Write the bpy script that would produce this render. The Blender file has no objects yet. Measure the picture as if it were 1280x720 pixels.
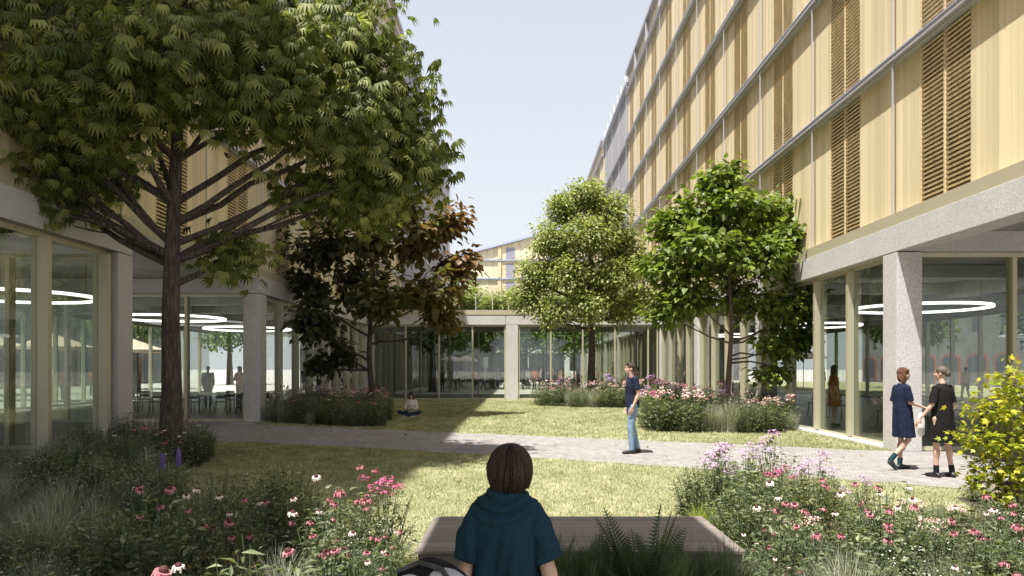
import bpy, bmesh, math, random
import numpy as np
from mathutils import Vector, Matrix, Euler
random.seed(7); rng = np.random.default_rng(7)
scene = bpy.context.scene
C = scene.collection
R = math.radians
PI = math.pi

# ------------------------------------------------------------------ helpers
def tag(o, label=None, cat=None, group=None, kind=None):
    if label: o['label'] = label
    if cat: o['category'] = cat
    if group: o['group'] = group
    if kind: o['kind'] = kind
    return o
def empty(name, loc=(0,0,0), rz=0.0):
    o = bpy.data.objects.new(name, None); C.objects.link(o)
    o.location = loc; o.rotation_euler = (0,0,rz); o.empty_display_size = .2
    return o
def link_mesh(name, me, parent=None, loc=None):
    o = bpy.data.objects.new(name, me); C.objects.link(o)
    if parent: o.parent = parent
    if loc: o.location = loc
    return o
def raw_mesh(name, V, F, mats, mi=None, smooth=False, attr=None):
    me = bpy.data.meshes.new(name)
    if isinstance(F, np.ndarray):
        n, k = F.shape
        me.vertices.add(len(V)); me.vertices.foreach_set('co', np.asarray(V, np.float32).ravel())
        me.loops.add(n*k); me.loops.foreach_set('vertex_index', F.astype(np.int32).ravel())
        me.polygons.add(n)
        me.polygons.foreach_set('loop_start', np.arange(0, n*k, k, dtype=np.int32))
        me.polygons.foreach_set('loop_total', np.full(n, k, np.int32))
        me.update(calc_edges=True)
    else:
        me.from_pydata([tuple(v) for v in V], [], F); me.update()
    for m in mats: me.materials.append(m)
    if mi is not None: me.polygons.foreach_set('material_index', np.asarray(mi, np.int32))
    if smooth: me.polygons.foreach_set('use_smooth', np.ones(len(me.polygons), bool))
    if attr is not None:
        a = me.attributes.new('v', 'FLOAT', 'POINT'); a.data.foreach_set('value', np.asarray(attr, np.float32))
    return me
class MB:
    def __init__(s): s.v=[]; s.f=[]; s.m=[]
    def add(s, V, F, mi=0, mat=None):
        b=len(s.v)
        for p in V: s.v.append(tuple(mat @ Vector(p)) if mat is not None else tuple(p))
        for f in F: s.f.append(tuple(i+b for i in f)); s.m.append(mi)
    def box(s, x0,x1,y0,y1,z0,z1, mi=0, mat=None):
        if x0>x1: x0,x1=x1,x0
        if y0>y1: y0,y1=y1,y0
        V=[(x0,y0,z0),(x1,y0,z0),(x1,y1,z0),(x0,y1,z0),(x0,y0,z1),(x1,y0,z1),(x1,y1,z1),(x0,y1,z1)]
        F=[(0,3,2,1),(4,5,6,7),(0,1,5,4),(1,2,6,5),(2,3,7,6),(3,0,4,7)]
        s.add(V,F,mi,mat); return s
    def tube(s, pts, rad, n=8, mi=0, cap=True):
        pts=[Vector(p) for p in pts]
        if not hasattr(rad,'__len__'): rad=[rad]*len(pts)
        V=[]; F=[]; up=None
        for i,p in enumerate(pts):
            d=(pts[min(i+1,len(pts)-1)]-pts[max(i-1,0)]).normalized()
            if up is None:
                up = Vector((0,0,1)) if abs(d.z)<.9 else Vector((1,0,0))
            a=d.cross(up)
            if a.length<1e-4: a=d.cross(Vector((0,1,0)))
            a.normalize(); b=a.cross(d).normalized(); up=b
            for k in range(n):
                t=2*PI*k/n; V.append(p+(a*math.cos(t)+b*math.sin(t))*rad[i])
        for i in range(len(pts)-1):
            for k in range(n):
                k2=(k+1)%n; F.append((i*n+k,i*n+k2,(i+1)*n+k2,(i+1)*n+k))
        if cap: F.append(tuple(range(n))); F.append(tuple((len(pts)-1)*n+k for k in reversed(range(n))))
        s.add(V,F,mi); return s
    def lathe(s, prof, n=16, c=(0,0,0), mi=0, sx=1, sy=1, mat=None):
        V=[];F=[]
        for r,z in prof:
            for k in range(n):
                t=2*PI*k/n; V.append((c[0]+r*sx*math.cos(t),c[1]+r*sy*math.sin(t),c[2]+z))
        for i in range(len(prof)-1):
            for k in range(n):
                k2=(k+1)%n; F.append((i*n+k,i*n+k2,(i+1)*n+k2,(i+1)*n+k))
        F.append(tuple(reversed(range(n)))); F.append(tuple((len(prof)-1)*n+k for k in range(n)))
        s.add(V,F,mi,mat); return s
    def ell(s, c, r, n=12, m=8, mi=0, mat=None):
        prof=[(math.sin(PI*i/m), -math.cos(PI*i/m)) for i in range(m+1)]
        V=[];F=[]
        V.append((c[0],c[1],c[2]-r[2]))
        for i in range(1,m):
            for k in range(n):
                t=2*PI*k/n; V.append((c[0]+r[0]*prof[i][0]*math.cos(t),c[1]+r[1]*prof[i][0]*math.sin(t),c[2]+r[2]*prof[i][1]))
        V.append((c[0],c[1],c[2]+r[2])); L=len(V)-1
        for k in range(n): F.append((0,1+(k+1)%n,1+k))
        for i in range(m-2):
            for k in range(n):
                k2=(k+1)%n; F.append((1+i*n+k,1+i*n+k2,1+(i+1)*n+k2,1+(i+1)*n+k))
        for k in range(n): F.append((1+(m-2)*n+k,1+(m-2)*n+(k+1)%n,L))
        s.add(V,F,mi,mat); return s
    def mesh(s, name, mats, smooth=False): return raw_mesh(name, s.v, s.f, mats if isinstance(mats,(list,tuple)) else [mats], s.m, smooth)
    def build(s, name, mats, parent=None, smooth=False, loc=None, bevel=0):
        o = link_mesh(name, s.mesh(name, mats, smooth), parent, loc)
        if bevel:
            b=o.modifiers.new('b','BEVEL'); b.width=bevel; b.segments=2; b.limit_method='ANGLE'
        return o
def kids(o): return [c for c in bpy.data.objects if c.parent is o]
KID={}
def copy_tree(o, loc=None, rz=None, sc=None, label=None, group=None, parent=None, name=None):
    if o.name not in KID: KID[o.name]=[c.name for c in kids(o)]
    c=o.copy(); C.objects.link(c)
    KID_children=KID[o.name]
    if parent: c.parent=parent
    if loc is not None: c.location=loc
    if rz is not None: c.rotation_euler=(0,0,rz)
    if sc is not None: c.scale=(sc,sc,sc) if not hasattr(sc,'__len__') else sc
    if label: c['label']=label
    if group: c['group']=group
    for n in KID_children:
        ch=bpy.data.objects[n]; copy_tree(ch, parent=c)
    return c

# ------------------------------------------------------------------ materials
def newmat(name):
    m=bpy.data.materials.new(name); m.use_nodes=True; nt=m.node_tree; nt.nodes.clear()
    out=nt.nodes.new('ShaderNodeOutputMaterial'); return m,nt,out
def N(nt,t,**k):
    n=nt.nodes.new(t)
    for a,b in k.items():
        if a in n.inputs.keys() if hasattr(n.inputs,'keys') else False: n.inputs[a].default_value=b
        else: setattr(n,a,b)
    return n
def ramp(nt, cols):
    r=nt.nodes.new('ShaderNodeValToRGB'); e=r.color_ramp.elements
    while len(e)>1: e.remove(e[-1])
    e[0].position=cols[0][0]; e[0].color=(*cols[0][1],1)
    for p,c in cols[1:]:
        x=e.new(p); x.color=(*c,1)
    return r
def coords(nt, scale=(1,1,1), kind='Object'):
    tc=nt.nodes.new('ShaderNodeTexCoord'); mp=nt.nodes.new('ShaderNodeMapping'); mp.inputs['Scale'].default_value=scale
    nt.links.new(tc.outputs[kind], mp.inputs['Vector']); return mp.outputs['Vector']
def noise(nt, vec, scale, detail=4, rough=.6):
    n=nt.nodes.new('ShaderNodeTexNoise'); n.inputs['Scale'].default_value=scale; n.inputs['Detail'].default_value=detail; n.inputs['Roughness'].default_value=rough
    nt.links.new(vec, n.inputs['Vector']); return n
def pbr(name, col, rough=.6, metal=0, spec=.5, nz=None, bump=0, emit=None, scale=(1,1,1), cols=None):
    """nz: noise scale varying between cols[0], cols[1]"""
    m,nt,out=newmat(name); b=nt.nodes.new('ShaderNodeBsdfPrincipled')
    b.inputs['Base Color'].default_value=(*col,1); b.inputs['Roughness'].default_value=rough; b.inputs['Metallic'].default_value=metal
    b.inputs['Specular IOR Level'].default_value=spec
    nt.links.new(b.outputs[0], out.inputs[0])
    if emit: b.inputs['Emission Color'].default_value=(*emit[0],1); b.inputs['Emission Strength'].default_value=emit[1]
    if nz:
        n=noise(nt, coords(nt,scale), nz)
        c2=cols or [(0.3,tuple(c*.75 for c in col)),(0.7,tuple(min(1,c*1.2) for c in col))]
        r=ramp(nt,c2); nt.links.new(n.outputs[0], r.inputs[0]); nt.links.new(r.outputs[0], b.inputs['Base Color'])
        if bump:
            bp=nt.nodes.new('ShaderNodeBump'); bp.inputs['Strength'].default_value=bump; bp.inputs['Distance'].default_value=.02
            nt.links.new(n.outputs[0], bp.inputs['Height']); nt.links.new(bp.outputs[0], b.inputs['Normal'])
    return m
def leafmat(name, cols, trans=.35, rough=.5, spec=.4):
    m,nt,out=newmat(name); a=nt.nodes.new('ShaderNodeAttribute'); a.attribute_name='v'
    r=ramp(nt, cols); nt.links.new(a.outputs['Fac'], r.inputs[0])
    b=nt.nodes.new('ShaderNodeBsdfPrincipled'); b.inputs['Roughness'].default_value=rough; b.inputs['Specular IOR Level'].default_value=spec
    t=nt.nodes.new('ShaderNodeBsdfTranslucent'); mx=nt.nodes.new('ShaderNodeMixShader'); mx.inputs[0].default_value=trans
    g=nt.nodes.new('ShaderNodeMixRGB'); g.blend_type='MULTIPLY'; g.inputs[0].default_value=1; g.inputs[2].default_value=(1.25,1.3,.6,1)
    nt.links.new(r.outputs[0], b.inputs['Base Color']); nt.links.new(r.outputs[0], g.inputs[1]); nt.links.new(g.outputs[0], t.inputs[0])
    nt.links.new(b.outputs[0], mx.inputs[1]); nt.links.new(t.outputs[0], mx.inputs[2]); nt.links.new(mx.outputs[0], out.inputs[0])
    return m
def glassmat(name, tint=(.84,.87,.84), ior=1.5):
    m,nt,out=newmat(name)
    t=nt.nodes.new('ShaderNodeBsdfTransparent'); t.inputs[0].default_value=(*tint,1)
    g=nt.nodes.new('ShaderNodeBsdfGlossy'); g.inputs['Roughness'].default_value=.01; g.inputs[0].default_value=(.95,.97,.95,1)
    ge=nt.nodes.new('ShaderNodeNewGeometry'); dt=nt.nodes.new('ShaderNodeVectorMath'); dt.operation='DOT_PRODUCT'
    nt.links.new(ge.outputs['Normal'],dt.inputs[0]); nt.links.new(ge.outputs['Incoming'],dt.inputs[1])
    ab=nt.nodes.new('ShaderNodeMath'); ab.operation='ABSOLUTE'; nt.links.new(dt.outputs['Value'],ab.inputs[0])
    om=nt.nodes.new('ShaderNodeMath'); om.operation='SUBTRACT'; om.inputs[0].default_value=1; nt.links.new(ab.outputs[0],om.inputs[1])
    pw=nt.nodes.new('ShaderNodeMath'); pw.operation='POWER'; pw.inputs[1].default_value=5; nt.links.new(om.outputs[0],pw.inputs[0])
    f=nt.nodes.new('ShaderNodeMath'); f.operation='MULTIPLY_ADD'; f.inputs[1].default_value=.90; f.inputs[2].default_value=.05; nt.links.new(pw.outputs[0],f.inputs[0])
    mx=nt.nodes.new('ShaderNodeMixShader')
    nt.links.new(f.outputs[0], mx.inputs[0]); nt.links.new(t.outputs[0], mx.inputs[1]); nt.links.new(g.outputs[0], mx.inputs[2]); nt.links.new(mx.outputs[0], out.inputs[0])
    return m

def timber_mat(name, base, plank=.145, dark=.74, axis='Y'):
    m,nt,out=newmat(name); b=nt.nodes.new('ShaderNodeBsdfPrincipled'); b.inputs['Roughness'].default_value=.6; b.inputs['Specular IOR Level'].default_value=.3
    tc=nt.nodes.new('ShaderNodeTexCoord'); sp=nt.nodes.new('ShaderNodeSeparateXYZ'); nt.links.new(tc.outputs['Object'], sp.inputs[0])
    mul=nt.nodes.new('ShaderNodeMath'); mul.operation='MULTIPLY'; mul.inputs[1].default_value=1/plank; nt.links.new(sp.outputs[axis], mul.inputs[0])
    fl=nt.nodes.new('ShaderNodeMath'); fl.operation='FLOOR'; nt.links.new(mul.outputs[0], fl.inputs[0])
    fr=nt.nodes.new('ShaderNodeMath'); fr.operation='FRACT'; nt.links.new(mul.outputs[0], fr.inputs[0])
    # storey index too, so boards end at each floor
    z=nt.nodes.new('ShaderNodeMath'); z.operation='MULTIPLY'; z.inputs[1].default_value=1/3.25; nt.links.new(sp.outputs['Z'], z.inputs[0])
    zf=nt.nodes.new('ShaderNodeMath'); zf.operation='FLOOR'; za_=nt.nodes.new('ShaderNodeMath'); za_.operation='ADD'; za_.inputs[1].default_value=-1.47+3; nt.links.new(z.outputs[0], za_.inputs[0]); nt.links.new(za_.outputs[0], zf.inputs[0])
    cb=nt.nodes.new('ShaderNodeCombineXYZ'); nt.links.new(fl.outputs[0], cb.inputs[0]); nt.links.new(zf.outputs[0], cb.inputs[1])
    wn=nt.nodes.new('ShaderNodeTexWhiteNoise'); nt.links.new(cb.outputs[0], wn.inputs['Vector'])
    mp=nt.nodes.new('ShaderNodeMapping'); mp.inputs['Scale'].default_value=(22,22,.7) ; nt.links.new(tc.outputs['Object'], mp.inputs[0])
    gr=noise(nt, mp.outputs[0], 1.6, 6, .65)
    ad=nt.nodes.new('ShaderNodeMath'); ad.operation='MULTIPLY_ADD'; ad.inputs[1].default_value=.6; nt.links.new(wn.outputs['Value'], ad.inputs[0])
    g2=nt.nodes.new('ShaderNodeMath'); g2.operation='MULTIPLY'; g2.inputs[1].default_value=.5; nt.links.new(gr.outputs[0], g2.inputs[0]); nt.links.new(g2.outputs[0], ad.inputs[2])
    r=ramp(nt, [(.1,tuple(c*dark for c in base)),(.6,base),(1.0,tuple(min(1,c*1.12+.01) for c in base))]); nt.links.new(ad.outputs[0], r.inputs[0])
    ed=nt.nodes.new('ShaderNodeMath'); ed.operation='COMPARE'; ed.inputs[1].default_value=.0; ed.inputs[2].default_value=.035; nt.links.new(fr.outputs[0], ed.inputs[0])
    mx=nt.nodes.new('ShaderNodeMixRGB'); mx.blend_type='MULTIPLY'; mx.inputs[2].default_value=(.62,.56,.45,1)
    nt.links.new(ed.outputs[0], mx.inputs[0]); nt.links.new(r.outputs[0], mx.inputs[1]); nt.links.new(mx.outputs[0], b.inputs['Base Color'])
    bp=nt.nodes.new('ShaderNodeBump'); bp.invert=True; bp.inputs['Strength'].default_value=.5; bp.inputs['Distance'].default_value=.008
    nt.links.new(ed.outputs[0], bp.inputs['Height']); nt.links.new(bp.outputs[0], b.inputs['Normal'])
    nt.links.new(b.outputs[0], out.inputs[0]); return m
def concrete_mat(name, a, b_, c_):
    m,nt,out=newmat(name); b=nt.nodes.new('ShaderNodeBsdfPrincipled'); b.inputs['Roughness'].default_value=.85; b.inputs['Specular IOR Level'].default_value=.2
    v=coords(nt); n=noise(nt, v, 45, 3, .7); big=noise(nt, v, .9, 4)
    r=ramp(nt, [(.36,a),(.47,b_),(.56,b_),(.66,c_)]); nt.links.new(n.outputs[0], r.inputs[0])
    r2=ramp(nt, [(.3,(.86,.86,.85)),(.7,(1,1,1))]); nt.links.new(big.outputs[0], r2.inputs[0])
    mx=nt.nodes.new('ShaderNodeMixRGB'); mx.blend_type='MULTIPLY'; mx.inputs[0].default_value=1
    nt.links.new(r.outputs[0], mx.inputs[1]); nt.links.new(r2.outputs[0], mx.inputs[2]); nt.links.new(mx.outputs[0], b.inputs['Base Color'])
    bp=nt.nodes.new('ShaderNodeBump'); bp.inputs['Strength'].default_value=.25; bp.inputs['Distance'].default_value=.01
    nt.links.new(n.outputs[0], bp.inputs['Height']); nt.links.new(bp.outputs[0], b.inputs['Normal'])
    nt.links.new(b.outputs[0], out.inputs[0]); return m
def paver_mat(name):
    m,nt,out=newmat(name); b=nt.nodes.new('ShaderNodeBsdfPrincipled'); b.inputs['Roughness'].default_value=.9; b.inputs['Specular IOR Level'].default_value=.2
    tc=nt.nodes.new('ShaderNodeTexCoord'); mp=nt.nodes.new('ShaderNodeMapping'); mp.inputs['Rotation'].default_value=(0,0,R(22)); nt.links.new(tc.outputs['Object'], mp.inputs[0])
    br=nt.nodes.new('ShaderNodeTexBrick'); br.inputs['Scale'].default_value=1.0
    br.inputs['Brick Width'].default_value=.12; br.inputs['Row Height'].default_value=.06; br.inputs['Mortar Size'].default_value=.005; br.inputs['Mortar Smooth'].default_value=.3
    br.inputs['Color1'].default_value=(.24,.228,.22,1); br.inputs['Color2'].default_value=(.37,.355,.345,1); br.inputs['Mortar'].default_value=(.20,.19,.18,1)
    nt.links.new(mp.outputs[0], br.inputs['Vector'])
    n=noise(nt, coords(nt), 30, 4, .7); r=ramp(nt, [(.3,(.7,.7,.7)),(.7,(1.15,1.13,1.1))]); nt.links.new(n.outputs[0], r.inputs[0])
    n2=noise(nt, coords(nt), .8, 3); r2=ramp(nt, [(.3,(.85,.85,.84)),(.7,(1.05,1.04,1.04))]); nt.links.new(n2.outputs[0], r2.inputs[0])
    mx=nt.nodes.new('ShaderNodeMixRGB'); mx.blend_type='MULTIPLY'; mx.inputs[0].default_value=1; nt.links.new(br.outputs[0], mx.inputs[1]); nt.links.new(r.outputs[0], mx.inputs[2])
    mx2=nt.nodes.new('ShaderNodeMixRGB'); mx2.blend_type='MULTIPLY'; mx2.inputs[0].default_value=1; nt.links.new(mx.outputs[0], mx2.inputs[1]); nt.links.new(r2.outputs[0], mx2.inputs[2])
    nt.links.new(mx2.outputs[0], b.inputs['Base Color'])
    bp=nt.nodes.new('ShaderNodeBump'); bp.invert=True; bp.inputs['Strength'].default_value=.6; bp.inputs['Distance'].default_value=.01
    nt.links.new(br.outputs['Fac'], bp.inputs['Height']); nt.links.new(bp.outputs[0], b.inputs['Normal'])
    nt.links.new(b.outputs[0], out.inputs[0]); return m

M={}
M['timber']=timber_mat('pale_larch_cladding',(.72,.61,.395))
M['timber_far']=timber_mat('pale_larch_cladding_far',(.74,.64,.44),plank=.4,axis='X')
M['louvre']=pbr('oak_louvre',(.68,.55,.34),.6,nz=9,scale=(1,1,.2))
M['behind']=pbr('dark_window_recess',(.13,.105,.075),.3)
M['ledge']=pbr('pale_aluminium_ledge',(.50,.50,.53),.4,.35)
M['ledge_blue']=pbr('blue_grey_flashing',(.48,.52,.68),.35,.4)
M['bronze']=pbr('champagne_metal',(.50,.465,.335),.38,.25)
M['band']=pbr('champagne_fascia_band',(.47,.43,.31),.45,.15)
M['concrete']=concrete_mat('speckled_concrete',(.33,.32,.31),(.56,.545,.53),(.72,.71,.69))
M['soffit']=pbr('grey_soffit_plaster',(.42,.42,.38),.8,nz=.8)
M['greyclad']=concrete_mat('grey_panel_cladding',(.36,.355,.37),(.42,.415,.43),(.47,.465,.48))
M['glass']=glassmat('facade_glass')
M['paver']=paver_mat('grey_clinker_paving')
M['plaza']=pbr('pale_plaza_paving',(.46,.44,.41),.9,nz=2.5)
M['floor']=pbr('polished_beige_floor',(.24,.22,.19),.35,nz=3)
M['soil']=pbr('dark_bed_soil',(.055,.042,.03),1,nz=14,bump=.6)
M['curb']=pbr('white_stone_kerb',(.72,.71,.68),.8,nz=8)
M['deck']=timber_mat('weathered_grey_deck',(.21,.182,.158),plank=.142,dark=.7)
M['roof']=pbr('grey_roof_membrane',(.3,.3,.3),.9,nz=2)
M['dark']=pbr('dark_core_wall',(.085,.078,.075),.5,nz=1)
M['brick']=pbr('red_brick',(.33,.13,.08),.85,nz=20)
M['plaster']=pbr('grey_render_wall',(.22,.215,.225),.9,nz=.7)
M['win']=pbr('dark_window_pane',(.09,.10,.13),.08)
M['winfar']=pbr('mauve_grey_blind',(.30,.29,.36),.5)
M['ring']=pbr('lit_ring_diffuser',(1,1,1),.5,emit=((1,.98,.94),1.6))
M['black']=pbr('black_metal',(.03,.03,.03),.4)
M['tabletop']=pbr('pale_table_top',(.62,.56,.47),.4,nz=3)
M['greenchair']=pbr('dark_green_shell',(.045,.06,.05),.45)
M['pink']=pbr('salmon_parasol_cloth',(.82,.62,.54),.8,nz=5)
M['pole']=pbr('white_pole',(.7,.7,.68),.4)
# lawn sheet
def lawn_mat():
    m,nt,out=newmat('lawn_turf'); b=nt.nodes.new('ShaderNodeBsdfPrincipled'); b.inputs['Roughness'].default_value=1; b.inputs['Specular IOR Level'].default_value=.1
    v=coords(nt); n=noise(nt,v,22,6,.75); n2=noise(nt,v,2.2,5,.6)
    r=ramp(nt,[(.3,(.19,.19,.11)),(.5,(.34,.33,.22)),(.72,(.48,.46,.34))]); nt.links.new(n.outputs[0], r.inputs[0])
    r2=ramp(nt,[(.32,(.68,.74,.6)),(.66,(1.12,1.08,1.0))]); nt.links.new(n2.outputs[0], r2.inputs[0])
    mx=nt.nodes.new('ShaderNodeMixRGB'); mx.blend_type='MULTIPLY'; mx.inputs[0].default_value=1; nt.links.new(r.outputs[0], mx.inputs[1]); nt.links.new(r2.outputs[0], mx.inputs[2])
    nt.links.new(mx.outputs[0], b.inputs['Base Color'])
    bp=nt.nodes.new('ShaderNodeBump'); bp.inputs['Strength'].default_value=.7; bp.inputs['Distance'].default_value=.03
    nt.links.new(n.outputs[0], bp.inputs['Height']); nt.links.new(bp.outputs[0], b.inputs['Normal'])
    nt.links.new(b.outputs[0], out.inputs[0]); return m
M['lawn']=lawn_mat()
M['blade']=leafmat('grass_blade',[(0,(.10,.13,.05)),(.35,(.25,.27,.14)),(.7,(.42,.42,.27)),(1,(.58,.55,.42))],.3,.7,.2)

# ------------------------------------------------------------------ camera, light, world
F=900.0; EYE=1.65
cam=bpy.data.cameras.new('camera'); co=bpy.data.objects.new('camera', cam); C.objects.link(co); scene.camera=co
co.location=(0,0,EYE); co.rotation_euler=(R(90),0,0)
cam.sensor_width=36; cam.lens=36*F/1280; cam.shift_y=101/1280; cam.shift_x=-7.5/1280; cam.clip_end=2000; cam.clip_start=.05
def P(px,py,s): return ((px-647.5)/s, F/s, EYE-(py-461)/s)      # pixel + scale (px per metre) to a point, used only to take measurements
L=Vector((.252,.30,-1)).normalized()
sun=bpy.data.lights.new('sun','SUN'); so=bpy.data.objects.new('sun',sun); C.objects.link(so)
sun.energy=4.9; sun.angle=R(.6); sun.color=(1,.96,.91); so.rotation_euler=L.to_track_quat('-Z','Y').to_euler()
w=bpy.data.worlds.new('World'); scene.world=w; w.use_nodes=True; nt=w.node_tree
sky=nt.nodes.new('ShaderNodeTexSky'); sky.sky_type='NISHITA'; sky.sun_disc=False
sky.sun_elevation=math.asin(-L.z); sky.sun_rotation=math.atan2(-L.x,-L.y)
sky.air_density=1.0; sky.dust_density=4.0; sky.ozone_density=1.6; sky.altitude=0
bg=nt.nodes['Background']; bg.inputs[1].default_value=.085; 
hz=nt.nodes.new('ShaderNodeMixRGB'); hz.inputs[0].default_value=.62; hz.inputs[2].default_value=(5.3,5.4,5.75,1); tcw=nt.nodes.new('ShaderNodeTexCoord'); spw=nt.nodes.new('ShaderNodeSeparateXYZ'); mrw=nt.nodes.new('ShaderNodeMapRange'); nt.links.new(tcw.outputs['Generated'],spw.inputs[0]); nt.links.new(spw.outputs['Z'],mrw.inputs[0]); mrw.inputs[1].default_value=0; mrw.inputs[2].default_value=.75; mrw.inputs[3].default_value=.92; mrw.inputs[4].default_value=.48; nt.links.new(mrw.outputs[0],hz.inputs[0])
nt.links.new(sky.outputs[0], hz.inputs[1]); nt.links.new(hz.outputs[0], bg.inputs[0])
scene.view_settings.view_transform='Standard'; scene.view_settings.look='None'; scene.view_settings.exposure=1.08; scene.view_settings.gamma=1
scene.cycles.max_bounces=10; scene.cycles.transparent_max_bounces=24; scene.cycles.diffuse_bounces=4; scene.cycles.glossy_bounces=4
scene.cycles.use_denoising=True; scene.cycles.sample_clamp_indirect=6; scene.cycles.caustics_reflective=False; scene.cycles.caustics_refractive=False

# ------------------------------------------------------------------ ground
XR=7.55; XL=-8.0
def _pl(): pass
def sheet(name, pts, z, mat, kind='structure', label=None):
    me=raw_mesh(name,[(x,y,z) for x,y in pts],[tuple(range(len(pts)))],[mat]); o=link_mesh(name,me); tag(o,label,kind=kind); return o
tag(sheet('ground',[(-600,-300),(600,-300),(600,1200),(-600,1200)],-.02,M['plaza']), 'pale paved ground around and beyond the buildings')
tag(sheet('lawn',[(XL+.05,-4),(XR-.05,-4),(XR-.05,38.3),(XL+.05,38.3)],.0,M['lawn']),'short mown courtyard lawn on both sides of the paved path')
up=[(-12.0,22.34),(-9.0,21.9),(-6,20.45),(-3,19.1),(-.35,17.95),(3,16.5),(5.9,15.1),(7.0,14.5),(7.6,14.34)]
lo=[(7.6,6.3),(7.4,9.0),(5.6,10.2),(3.2,11.74),(1.5,12.65),(-.27,13.6),(-3,14.85),(-5.5,15.85),(-7.0,16.4),(-7.9,16.3),(-8.0,14.95),(-12,14.95)]
tag(sheet('path',up+lo,.006,M['paver']),'grey clinker path crossing the courtyard lawn')
tag(sheet('lawn',[(21.5,4),(42,4),(42,92),(21.5,92)],.0,M['lawn']),'lawn seen through the glass beyond the right building')
tag(sheet('lawn',[(-34,20),(-24.5,20),(-24.5,33),(-34,33)],.0,M['lawn']),'small lawn seen through the glass beyond the left building')
tag(sheet('passage_paving_left',[(-12,14.9),(-12,22.34),(-20.5,22.34),(-20.5,14.9)],.005,M['paver']),'grey paving under the left building passage')
tag(sheet('passage_paving_right',[(7.6,0),(7.6,14.34),(20,14.34),(20,0)],.005,M['paver']),'grey paving under the right building overhang')

# ------------------------------------------------------------------ buildings
ZB,ZT,ZF=4.0,4.53,4.78
DZ=[4.78,8.0,11.15,14.4,17.7,21.0]
def louvre_meshes(h, wid=1.63, pitch=.088):
    fr=MB(); t=.055
    fr.box(0,.07,0,t,0,h); fr.box(0,.07,wid-t,wid,0,h); fr.box(0,.07,wid/2-t/2,wid/2+t/2,0,h)
    sl=MB(); n=int(h/pitch)
    for a,b in ((t,wid/2-t/2),(wid/2+t/2,wid-t)):
        for i in range(n):
            z=(i+.5)*h/n; mat=Matrix.Translation((.035,0,z)) @ Matrix.Rotation(R(-12),4,'Y')
            sl.box(-.030,.030,a+.002,b-.002,-.017,.017,0,mat)
    return fr.mesh('louvre_frame',M['louvre']), sl.mesh('louvre_slats',M['louvre'])
LM={}
def facade(parent, xf, side, y0, y1, zs, mat, grey=False, louvres=True, roofz=22.45, prefix=None, cols=True):
    """Upper storeys. side +1: building lies towards +x. joints every 4 m."""
    S=side; wall=xf+.2*S
    joints=[]; y=14.6-4*20
    while y<=y1+.01:
        if y>=y0-.01: joints.append(round(y,3))
        y+=4
    cls={}
    for i in range(len(zs)-1):
        za=zs[i]+.02; zb=zs[i+1]-.17
        key=round(zb-za,2)
        if louvres and key not in LM: LM[key]=louvre_meshes(zb-za)
        prev=y0
        edges=sorted(set([y0]+joints+[y1]))
        for a,b in zip(edges[:-1],edges[1:]):
            g=.008; cl=cls.setdefault(a,MB()); cl2=cls.setdefault(a+.5,MB())
            if b-a>3.5 and louvres:
                la,lb=b-2.33,b-.70
                for p,q in ((a+g,a+.86-g),(a+.86+g,la),(lb,b-g)):
                    (cl2 if p==lb else cl).box(wall,wall+.07*S,p,q,za,zb)
                fm,sm=LM[key]
                f=link_mesh('louvre_screen',fm,parent,(wall+(.0 if S>0 else -.07),la,za)); s_=link_mesh('slats',sm,f)
                if S<0: s_.scale=(-1,1,1); s_.location=(.07,0,0)
            else:
                n=max(1,int(round((b-a)/1.33)))
                for k in range(n):
                    cl.box(wall,wall+.07*S,a+(b-a)*k/n+g,a+(b-a)*(k+1)/n-g,za,zb)
    for cl in cls.values():
        if cl.v: cl.build('wall_cladding',mat,parent)
    for i,z in enumerate(zs[1:]):
        l=MB(); l.box(xf,wall+.05*S,y0,y1,z-.125,z-.03,0); l.box(xf-.015*S,wall+.05*S,y0,y1,z-.03,z,1); l.box(xf+.07*S,wall+.05*S,y0,y1,z-.17,z-.125,0)
        l.build('floor_ledge',[M['ledge'],M['ledge_blue']],parent)
    for y in joints:
        r=MB(); r.box(xf+.03*S,xf+.06*S,y-.015,y+.015,zs[0],zs[-1]-.16); r.build('facade_rod',M['ledge'],parent)
def ground_facade(parent, xf, side, ycols, mull_n=3):
    S=side; D=.55
    for y in ycols:
        c=MB(); c.box(xf,xf+.5*S,y,y+D,0,ZB-.02); c.build('column',M['concrete'],parent,bevel=.008)
    for a,b in zip(ycols[:-1],ycols[1:]):
        bm=MB(); m=.012
        bm.box(xf,xf+.5*S,a+D/2+m if a!=ycols[0] else a-.0,b+D/2-m,ZB,ZT); bm.build('ground_beam',M['concrete'],parent,bevel=.006)
        y0=a+D; y1=b; xg=xf+.26*S
        step=(y1-y0)/(mull_n+1)
        rail=MB(); rail.box(xg-.05,xg+.05,y0,y1,ZB-.09,ZB-.003); rail.box(xg-.05,xg+.05,y0,y1,.0,.10); rail.build('glazing_rail',M['bronze'],parent)
        for k in range(mull_n+2):
            y=y0+step*k; wd=.045 
            yy=min(max(y,y0+wd),y1-wd)
            mm=MB(); mm.box(xf+.10*S,xf+.36*S,yy-wd,yy+wd,.10,ZB-.09); mm.build('mullion',M['bronze'],parent)
            if k<=mull_n:
                g=MB(); g.box(xg-.006,xg+.006,yy+wd,min(y+step,y1-wd)-wd,.10,ZB-.09); g.build('glass_pane',M['glass'],parent)
        kb=MB(); kb.box(xf+.02*S,xg-.05*S,y0,y1,0,.05); kb.build('kerb_strip',M['curb'],parent)
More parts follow.
